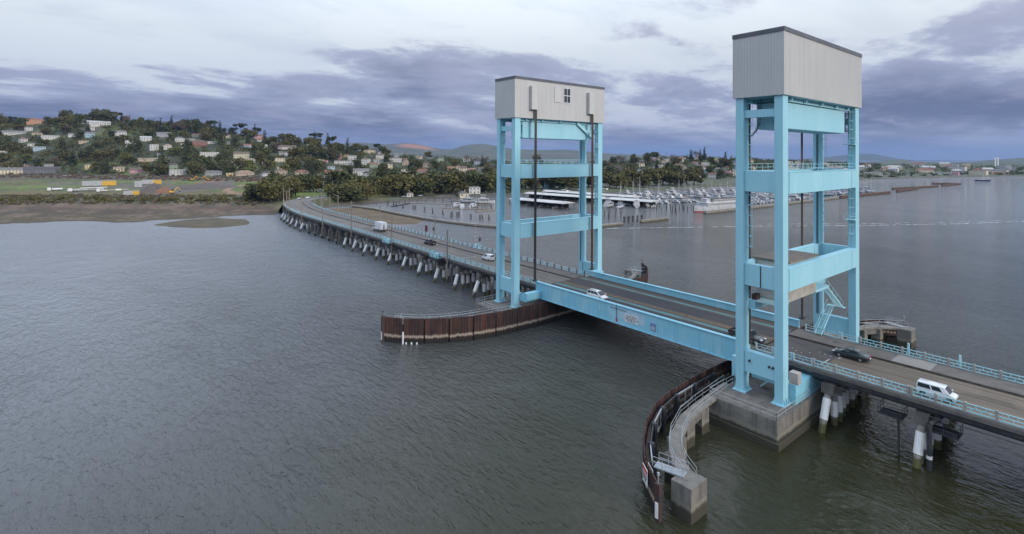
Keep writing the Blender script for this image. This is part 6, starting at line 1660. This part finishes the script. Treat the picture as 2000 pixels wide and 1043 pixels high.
# on the bridge; heading 0 faces +x, towards the near end
sed = car('sedan_car', 'dark green saloon car right of the near tower, driving away', (3.05, 15.6, ZD), pi, SEDAN, 'green', cat='car')
van = car('boxy_van', 'small boxy white van at the right, coming off the bridge', (14.35, 9.6, ZD), 0.0, CUBE, 'white', cat='van')
car('minivan', 'white minivan with roof rails on the lift span', (-42.3, 9.95, ZD), 0.0, MINIV, 'white', cat='van')
pk = car('pickup_truck', 'dark pickup truck half hidden behind the near tower leg', (-10.4, 10.6, ZD), 0.0, PICKUP, 'black', cat='truck')
def pickup_bed(T):
    MB().box(-2.72, -.92, -.80, .80, 1.075, 1.10).build('bed_floor', BLK, T, world=False)
    for s in (-1, 1): MB().box(-2.78, -.88, min(s*.80, s*.93), max(s*.80, s*.93), .98, 1.30).build('bed_side', T.children[0].data.materials[0], T, world=False)
    MB().box(-2.84, -2.74, -.90, .90, .96, 1.28).build('tailgate', T.children[0].data.materials[0], T, world=False)
pickup_bed(pk)
car('panel_van', 'white small panel van beyond the far tower, seen from behind', (-88.6, 15.4, ZD), pi, PANELV, 'white', cat='van')
pk2 = car('pickup_truck', 'dark pickup truck on the far approach by the striped gates', (-121.6, 15.2, ZD), pi, PICKUP, 'navy', cat='truck'); pickup_bed(pk2)
def box_truck():
    T = thing('box_truck', 'white truck with a big box body on the far approach', 'truck', (-160.5, 14.9, ZD), pi)
    MB().box(-3.9, 3.6, -.5, .5, .55, .8).build('chassis', BLK, T, world=False)
    bevel(MB().box(-4.2, 1.35, -1.25, 1.25, .95, 3.75).build('box_body', PAINT['white'], T, world=False), .05, 1)
    m = MB(); m.add([(1.5,-1.05,.6),(3.9,-1.05,.6),(3.9,1.05,.6),(1.5,1.05,.6),(1.5,-1.05,2.5),(2.75,-1.0,2.5),(2.75,1.0,2.5),(1.5,1.05,2.5),(3.25,-1.05,1.55),(3.9,-1.02,1.35),(3.25,1.05,1.55),(3.9,1.02,1.35)],
        [(0,1,9,8,5,4),(3,7,6,10,11,2),(1,2,11,9),(9,11,10,8),(8,10,6,5),(5,6,7,4),(0,4,7,3)])
    bevel(m.build('cab', PAINT['white'], T, world=False), .06, 2)
    w = MB(); slab(w, inset([(3.25,-1.05,1.55),(3.25,1.05,1.55),(2.75,1.0,2.5),(2.75,-1.0,2.5)], .08, .92, .08, .9, .004), .015); w.build('windshield', CGLASS, T, world=False)
    for s in (-1, 1): MB().box(1.95, 2.8, min(s*1.04, s*1.075), max(s*1.04, s*1.075), 1.6, 2.3).build('side_window', CGLASS, T, world=False)
    tm, rm = wheel_mesh(.48, .3)
    for x in (-2.6, 2.6):
        for s in (-1, 1): wl = link('wheel', tm, T, (x, s*.98, .48)); link('rim', rm, wl)
    MB().box(-4.23, -4.2, -.25, .25, 1.0, 2.9).build('door_seam', plain('truck_mark', (.12, .11, .11), .6), T, world=False)
    MB().box(-4.235, -4.2, -1.0, 1.0, 1.55, 1.62).build('door_bar', BLK, T, world=False)
    for s in (-1, 1): MB().box(-4.24, -4.2, min(s*.95, s*1.15), max(s*.95, s*1.15), 1.0, 1.2).build('tail_light', TAIL, T, world=False)
    MB().box(-4.3, -4.0, -1.15, 1.15, .55, .72).build('rear_bumper', BLK, T, world=False)
box_truck()
def on_road(px, y):
    """nearest road station to a survey bearing and height"""
    best = None
    for i, (x, yy, a) in enumerate(ROAD):
        for o in (-3.2, 2.2):
            X_, Y_ = x+sin(a)*o, yy-cos(a)*o; p, d = inv(X_, Y_); q = yh(p)+(37.6-ROADZ[i])*FPX/d
            e = hypot(p-px, q-y)
            if best is None or e < best[0]: best = (e, X_, Y_, ROADZ[i], a if o > 0 else a+pi)
    return best[1:]
for px, y, c, lb, sp in ((586,392,'silver','silver car leading two cars onto the curved bridge end',SEDAN),(602,387,'white','second pale car on the curved bridge end',SEDAN),(622,384,'grey','grey car on the shore road behind the pale ones',SEDAN),(645,379,'purple','dark purple car at the far end of the shore road',MINIV)):
    X_, Y_, Z_, a = on_road(px, y); car('parked_car' if 0 else 'car', lb, (X_, Y_, Z_+.02), a, sp, c)

# ------------------------------------------------------------------ poles, gates and signals on the far approach
WPOLE = MB().tube((0, 0, -5), (0, 0, 12.0), .20, 8, .13).mesh('pole', M['wood'])
def upole(x, y, z, h, label, lamp=0, arm=None, mat=None):
    T = thing('utility_pole', label, 'pole', (x, y, z), group='poles along the far approach')
    MB().tube((0, 0, -4.5 if z > 5 else -1), (0, 0, h), .26, 8, .17).build('pole', mat or M['wood'], T, world=False)
    if lamp:
        m = MB().tube((0, 0, h-.3), (0, lamp, h+.1), .05, 6); m.box(-.15, .15, min(lamp, lamp*1.25), max(lamp, lamp*1.25), h, h+.14); m.build('lamp_arm', M['galv'], T, world=False)
    if arm: MB().bar((0, -1.1, h-.6), (0, 1.1, h-.6), .12, .14).build('crossarm', M['wood'], T, world=False)
def path_pt(xw, o):
    i = min(range(len(PATH)), key=lambda j: abs(PATH[j][0]-xw)); return offp(i, o)
near_p = [(-96.2, 9.6, 0), (-131.5, 10.2, 0), (-168, 12.8, 1), (-201, 11, 0), (-232, 12, 0), (-258, 12.5, 0), (-266, 11, 1), (-284, 12, 0)]
for i, (x, h, ar) in enumerate(near_p):
    X_, Y_ = path_pt(x, -HW-.75); upole(X_, Y_, ZD-1, h, '%s pole from the far tower on the approach\'s near edge' % ('first', 'second', 'third', 'fourth', 'fifth', 'sixth', 'seventh', 'eighth')[i], 1.6 if i in (3, 5) else 0, ar)
far_p = [(-131, 9.5, 0), (-180, 9.5, 1), (-228, 10.5, 0), (-243, 10, 1), (-262, 10.5, 0), (-283, 11, 1)]
for i, (x, h, ar) in enumerate(far_p):
    X_, Y_ = path_pt(x, HW+.75); upole(X_, Y_, ZD-1, h, '%s pole from the far tower on the approach\'s far edge' % ('first', 'second', 'third', 'fourth', 'fifth', 'sixth')[i], -1.6 if i in (0, 2, 4) else 0, 0)
for i, px in enumerate((632, 650, 676)):
    d = (430, 440, 425)[i]; p = gp(px, d); upole(p.x, p.y, p.z, 13, '%s street lamp on the shore beyond the bridge' % ('left', 'middle', 'right')[i], 2.0, 0, M['galv'])
def gate(x, y, h, label):
    T = thing('barrier_gate', label, 'gate', (x, y, ZD), group='raised barrier gates')
    MB().box(-.35, .35, -.3, .3, -.1, 1.15).build('gate_box', M['rail'], T, world=False)
    k = 0; z = 1.0
    while z < h:
        z1 = min(h, z+.62); MB().box(-.07, .07, -.05, .05, z, z1).build('stripe', M['red'] if k % 2 else M['white'], T, world=False); z = z1; k += 1
gate(-133.4, 5.9, 7.4, 'raised red and white barrier arm at the farther near-side platform'); gate(-101.0, 5.9, 6.0, 'raised red and white barrier arm at the nearer near-side platform')
gate(-107.0, 23.9, 7.4, 'raised red and white barrier arm on the far kerb platform'); gate(-78.0, 23.9, 6.6, 'raised red and white barrier arm just behind the far tower')
def signal(x, y, label, red=True):
    T = thing('traffic_signal', label, 'signal', (x, y, ZD), group='bridge traffic signals'); MB().tube((0, 0, 0), (0, 0, 3.0), .06, 7).build('post', M['galv'], T, world=False)
    MB().box(-.2, .2, -.2, .2, 2.6, 3.8).build('signal_head', BLK, T, world=False)
signal(-133.0, 23.4, 'black traffic signal on the far kerb beside the red sign'); signal(-104.0, 23.4, 'black traffic signal by the far kerb gate')
T = thing('warning_sign', 'dark red sign board on the far rail', 'sign', (-138.5, 23.5, ZD)); MB().box(-.9, .9, -.06, .06, 1.6, 3.9).build('board', plain('maroon_board', (.10, .025, .035), .6), T, world=False); MB().box(-.06, .06, -.05, .05, -.3, 1.6).build('post', M['galv'], T, world=False)

# ------------------------------------------------------------------ construction yard on the field
def crate_box(label, px, y, L, H, W_, c1, c2, turn=0.0, name='shipping_container', zoff=0):
    d = hit(px, y); p = gp(px, d); tocam = CAM-p; a = atan2(tocam.y, tocam.x)+pi/2+turn
    T = thing(name, label, 'container', (p.x, p.y, p.z), a, 'containers in the construction yard')
    for nm, x0, x1, c in (('side_panel', -L/2, L*.08, c1), ('side_panel', L*.08, L/2, c2)):
        m = MB(); n = max(3, int((x1-x0)/.6)); 
        m.box(x0, x1, -W_/2, W_/2, .2, H)
        for k in range(n): xx = x0+(x1-x0)*(k+.3)/n; m.box(xx, xx+(x1-x0)/n*.4, -W_/2-.05, -W_/2, .35, H-.15)
        m.build(nm, c, T, world=False)
    MB().box(-L/2-.03, L/2+.03, -W_/2-.08, W_/2+.03, H, H+.12).build('roof_rail', c1, T, world=False)
YEL = plain('machine_yellow', (.58, .34, .03), .5, c2=(.45, .27, .03), scale=.5); GRC = plain('container_grey', (.36, .38, .40), .6, c2=(.28, .29, .3), scale=.5)
crate_box('long grey and yellow container standing alone in the field', 195, 363, 28, 5.0, 4, GRC, YEL)
crate_box('grey and yellow container behind the dirt mound', 297, 360, 18, 4.6, 4, GRC, YEL)
crate_box('pale square site cabin beside the dirt mound', 271, 366, 6, 6, 5, GRC, GRC)
crate_box('grey container with a yellow panel in front of the mound', 258, 381, 11, 3.4, 3.5, GRC, YEL)
def trailer_truck(label, px, y, L, turn=0.0, boom=False):
    d = hit(px, y); p = gp(px, d); tocam = CAM-p; a = atan2(tocam.y, tocam.x)+pi/2+turn
    T = thing('trailer_truck', label, 'truck', (p.x, p.y, p.z), a, 'white trucks in the construction yard')
    bevel(MB().box(-L/2-3.2, -L/2-.6, -1.2, 1.2, .7, 3.3).build('cab', PAINT['white'], T, world=False), .12, 2)
    MB().box(-L/2-3.25, -L/2-2.9, -1.0, 1.0, 2.0, 3.0).build('windshield', CGLASS, T, world=False)
    MB().box(-L/2-.4, L/2, -.6, .6, .9, 1.2).build('frame', BLK, T, world=False)
    nl = max(1, int(L/5))
    for q in range(nl): MB().box(-L/2+L*q/nl+.25, -L/2+L*(q+1)/nl-.25, -1.1, 1.1, 1.3, R.uniform(2.0, 3.0)).build('load', R.choice((M['white'], M['concrete_lt'], M['galv'])), T, world=False)
    if boom: MB().bar((-L*.3, 0, 3.3), (L*.6, 0, 3.5), .6, .6).build('boom', M['white'], T, world=False)
    tm, rm = wheel_mesh(.5, .35)
    for x in (-L/2-2, -L/2+1.5, L/2-2.4, L/2-1.2):
        for s in (-1, 1): wl = link('wheel', tm, T, (x, s*1.05, .5)); link('rim', rm, wl)
trailer_truck('long white boom truck in the yard', 175, 374, 22, .05, True); trailer_truck('white trailer truck right of the long boom truck', 226, 375, 20, -.1)
trailer_truck('white tractor unit left of the long boom truck', 148, 375, 5, .3); trailer_truck('small white and blue truck at the left of the yard', 113, 373, 8, .2)
def mound(label, px, y, w_, h, mat):
    d = hit(px, y); p = gp(px, d); rng = random.Random(int(px)); m = MB(); m.sm = True; vs = []; n = 18; rg = 5
    for r_ in range(rg):
        for i in range(n):
            a = 2*pi*i/n; k = 1-r_/rg; rr = w_*.5*k*(1+.25*mnoise.noise(Vector((cos(a)*1.5+px, sin(a)*1.5, r_*.4)))); vs.append((p.x+cos(a)*rr, p.y+sin(a)*rr, p.z-.5+h*(1-k**1.4)))
    vs.append((p.x, p.y, p.z+h)); fs = [(r_*n+i, r_*n+(i+1) % n, (r_+1)*n+(i+1) % n, (r_+1)*n+i) for r_ in range(rg-1) for i in range(n)] + [((rg-1)*n+i, (rg-1)*n+(i+1) % n, len(vs)-1) for i in range(n)]
    setp(m.add(vs, fs).build('spoil_heap', mat), label, 'earth mound', 'spoil heaps in the yard')
SP1 = plain('spoil_grey', (.11, .09, .08), .95, c2=(.07, .06, .055), scale=.5, bmp=.6); SP2 = plain('spoil_red', (.20, .10, .06), .95, c2=(.14, .08, .055), scale=.5, bmp=.6)
mound('dark spoil heap in front of the far container', 303, 374, 26, 8, SP1); mound('brown spoil heap at the right of the yard', 322, 376, 18, 6, SP2); mound('low dark spoil heap at the left of the heaps', 285, 377, 14, 4, SP1); mound('long grey spoil bank on the field', 405, 366, 60, 5, SP1)
def digger(label, px, y, flip=1):
    d = hit(px, y); p = gp(px, d); T = thing('excavator', label, 'excavator', (p.x, p.y, p.z), atan2(CAM.y-p.y, CAM.x-p.x)+pi/2, 'excavators on the site')
    for s in (-1, 1): MB().box(-2.2, 2.2, min(s*.9, s*1.6), max(s*.9, s*1.6), 0, .9).build('track', BLK, T, world=False)
    MB().box(-2.0, 1.4, -1.3, 1.3, 1.0, 2.4).build('body', YEL, T, world=False); MB().box(.1, 1.4, -1.3, .1, 2.4, 3.7).build('cab', CGLASS, T, world=False)
    MB().bar((1.2*flip, .6, 2.0), (4.2*flip, .6, 5.6), .5, .7).build('boom', YEL, T, world=False); MB().bar((4.2*flip, .6, 5.6), (6.4*flip, .6, 2.6), .4, .5).build('stick', YEL, T, world=False)
    MB().box(5.8*flip-.6, 5.8*flip+.6, .1, 1.1, 1.4, 2.7).build('bucket', BLK, T, world=False)
digger('yellow excavator working on the brown heap', 337, 378); digger('small excavator at the back of the site, left one', 376, 353); digger('small excavator at the back of the site, right one', 408, 353, -1)
# parked cars along the lower street and in the park
CR = random.Random(15)
CARP = MB(); CARP.prism([(-2.2, .0), (2.2, .0), (2.2, .0)], 0, .01)
def small_car(px, d, c, where, group, turn):
    p = gp(px, d); a = atan2(CAM.y-p.y, CAM.x-p.x)+pi/2+turn; nm = {'white': 'white', 'silver': 'silver', 'grey': 'grey', 'red': 'red', 'navy': 'dark blue', 'black': 'black'}[c]
    T = thing('parked_car', '%s car parked %s' % (nm, where), 'car', (p.x, p.y, p.z+.1), a, group)
    link('body', SC['body_'+c], T); link('cabin', SC['cab'], T)
    for x in (-1.35, 1.4):
        for s in (-1, 1): link('wheel', wheel_mesh(.33, .22)[0], T, (x, s*.78, .33))
SC = {}
for c in ('white', 'silver', 'grey', 'red', 'navy', 'black'):
    SC['body_'+c] = MB().add([(-2.2,-.88,.3),(2.2,-.85,.3),(2.2,.85,.3),(-2.2,.88,.3),(-2.15,-.85,.95),(1.0,-.88,.95),(2.15,-.75,.72),(2.15,.75,.72),(1.0,.88,.95),(-2.15,.85,.95),(-1.3,-.65,1.46),(.2,-.65,1.46),(.2,.65,1.46),(-1.3,.65,1.46)],
        [(0,1,6,5,4),(3,9,8,7,2),(1,2,7,6),(0,4,9,3),(5,6,7,8),(10,11,12,13),(4,5,8,9)]).mesh('body', PAINT[c])
SC['cab'] = MB().add([(-1.9,-.78,.95),(.85,-.78,.95),(.85,.78,.95),(-1.9,.78,.95),(-1.3,-.64,1.45),(.2,-.64,1.45),(.2,.64,1.45),(-1.3,.64,1.45)], [(0,1,5,4),(1,2,6,5),(2,3,7,6),(3,0,4,7)]).mesh('cabin', CGLASS)
k = 0
while k < 24:
    px = CR.choice((CR.uniform(105, 160), CR.uniform(225, 350), CR.uniform(380, 560), CR.uniform(560, 640))); d = hit(px, 343.5)+CR.uniform(-6, 6)
    small_car(px, d, CR.choice(('white', 'white', 'silver', 'grey', 'red', 'navy')), 'along the lower street at the foot of the left hill', 'cars parked along the lower street', CR.uniform(-.2, .2)); k += 1
for k in range(18):
    px = CR.uniform(1040, 1190) if k < 10 else CR.uniform(770, 960); d = dshore(px)+CR.uniform(10, 40)
    small_car(px, d, CR.choice(('white', 'white', 'silver', 'grey', 'black')), 'in the marina parking lot behind the basin', 'cars in the marina parking lot', CR.uniform(-.6, .6))
# ------------------------------------------------------------------ air
def haze():
    m = bpy.data.materials.new('haze_air'); m.use_nodes = True; t = m.node_tree; t.nodes.clear()
    v = t.nodes.new('ShaderNodeVolumePrincipled'); o = t.nodes.new('ShaderNodeOutputMaterial'); t.links.new(v.outputs[0], o.inputs['Volume'])
    v.inputs['Color'].default_value = (.22, .45, .90, 1); v.inputs['Density'].default_value = HAZE_D; v.inputs['Anisotropy'].default_value = 0.0
    h = MB().box(-10800, 1500, -5200, 10800, -3.6, 215).build('haze', m); setp(h, 'thin blue haze over the river and the far hills', 'haze', kind='stuff')
HAZE_D = 3.6e-5
haze()
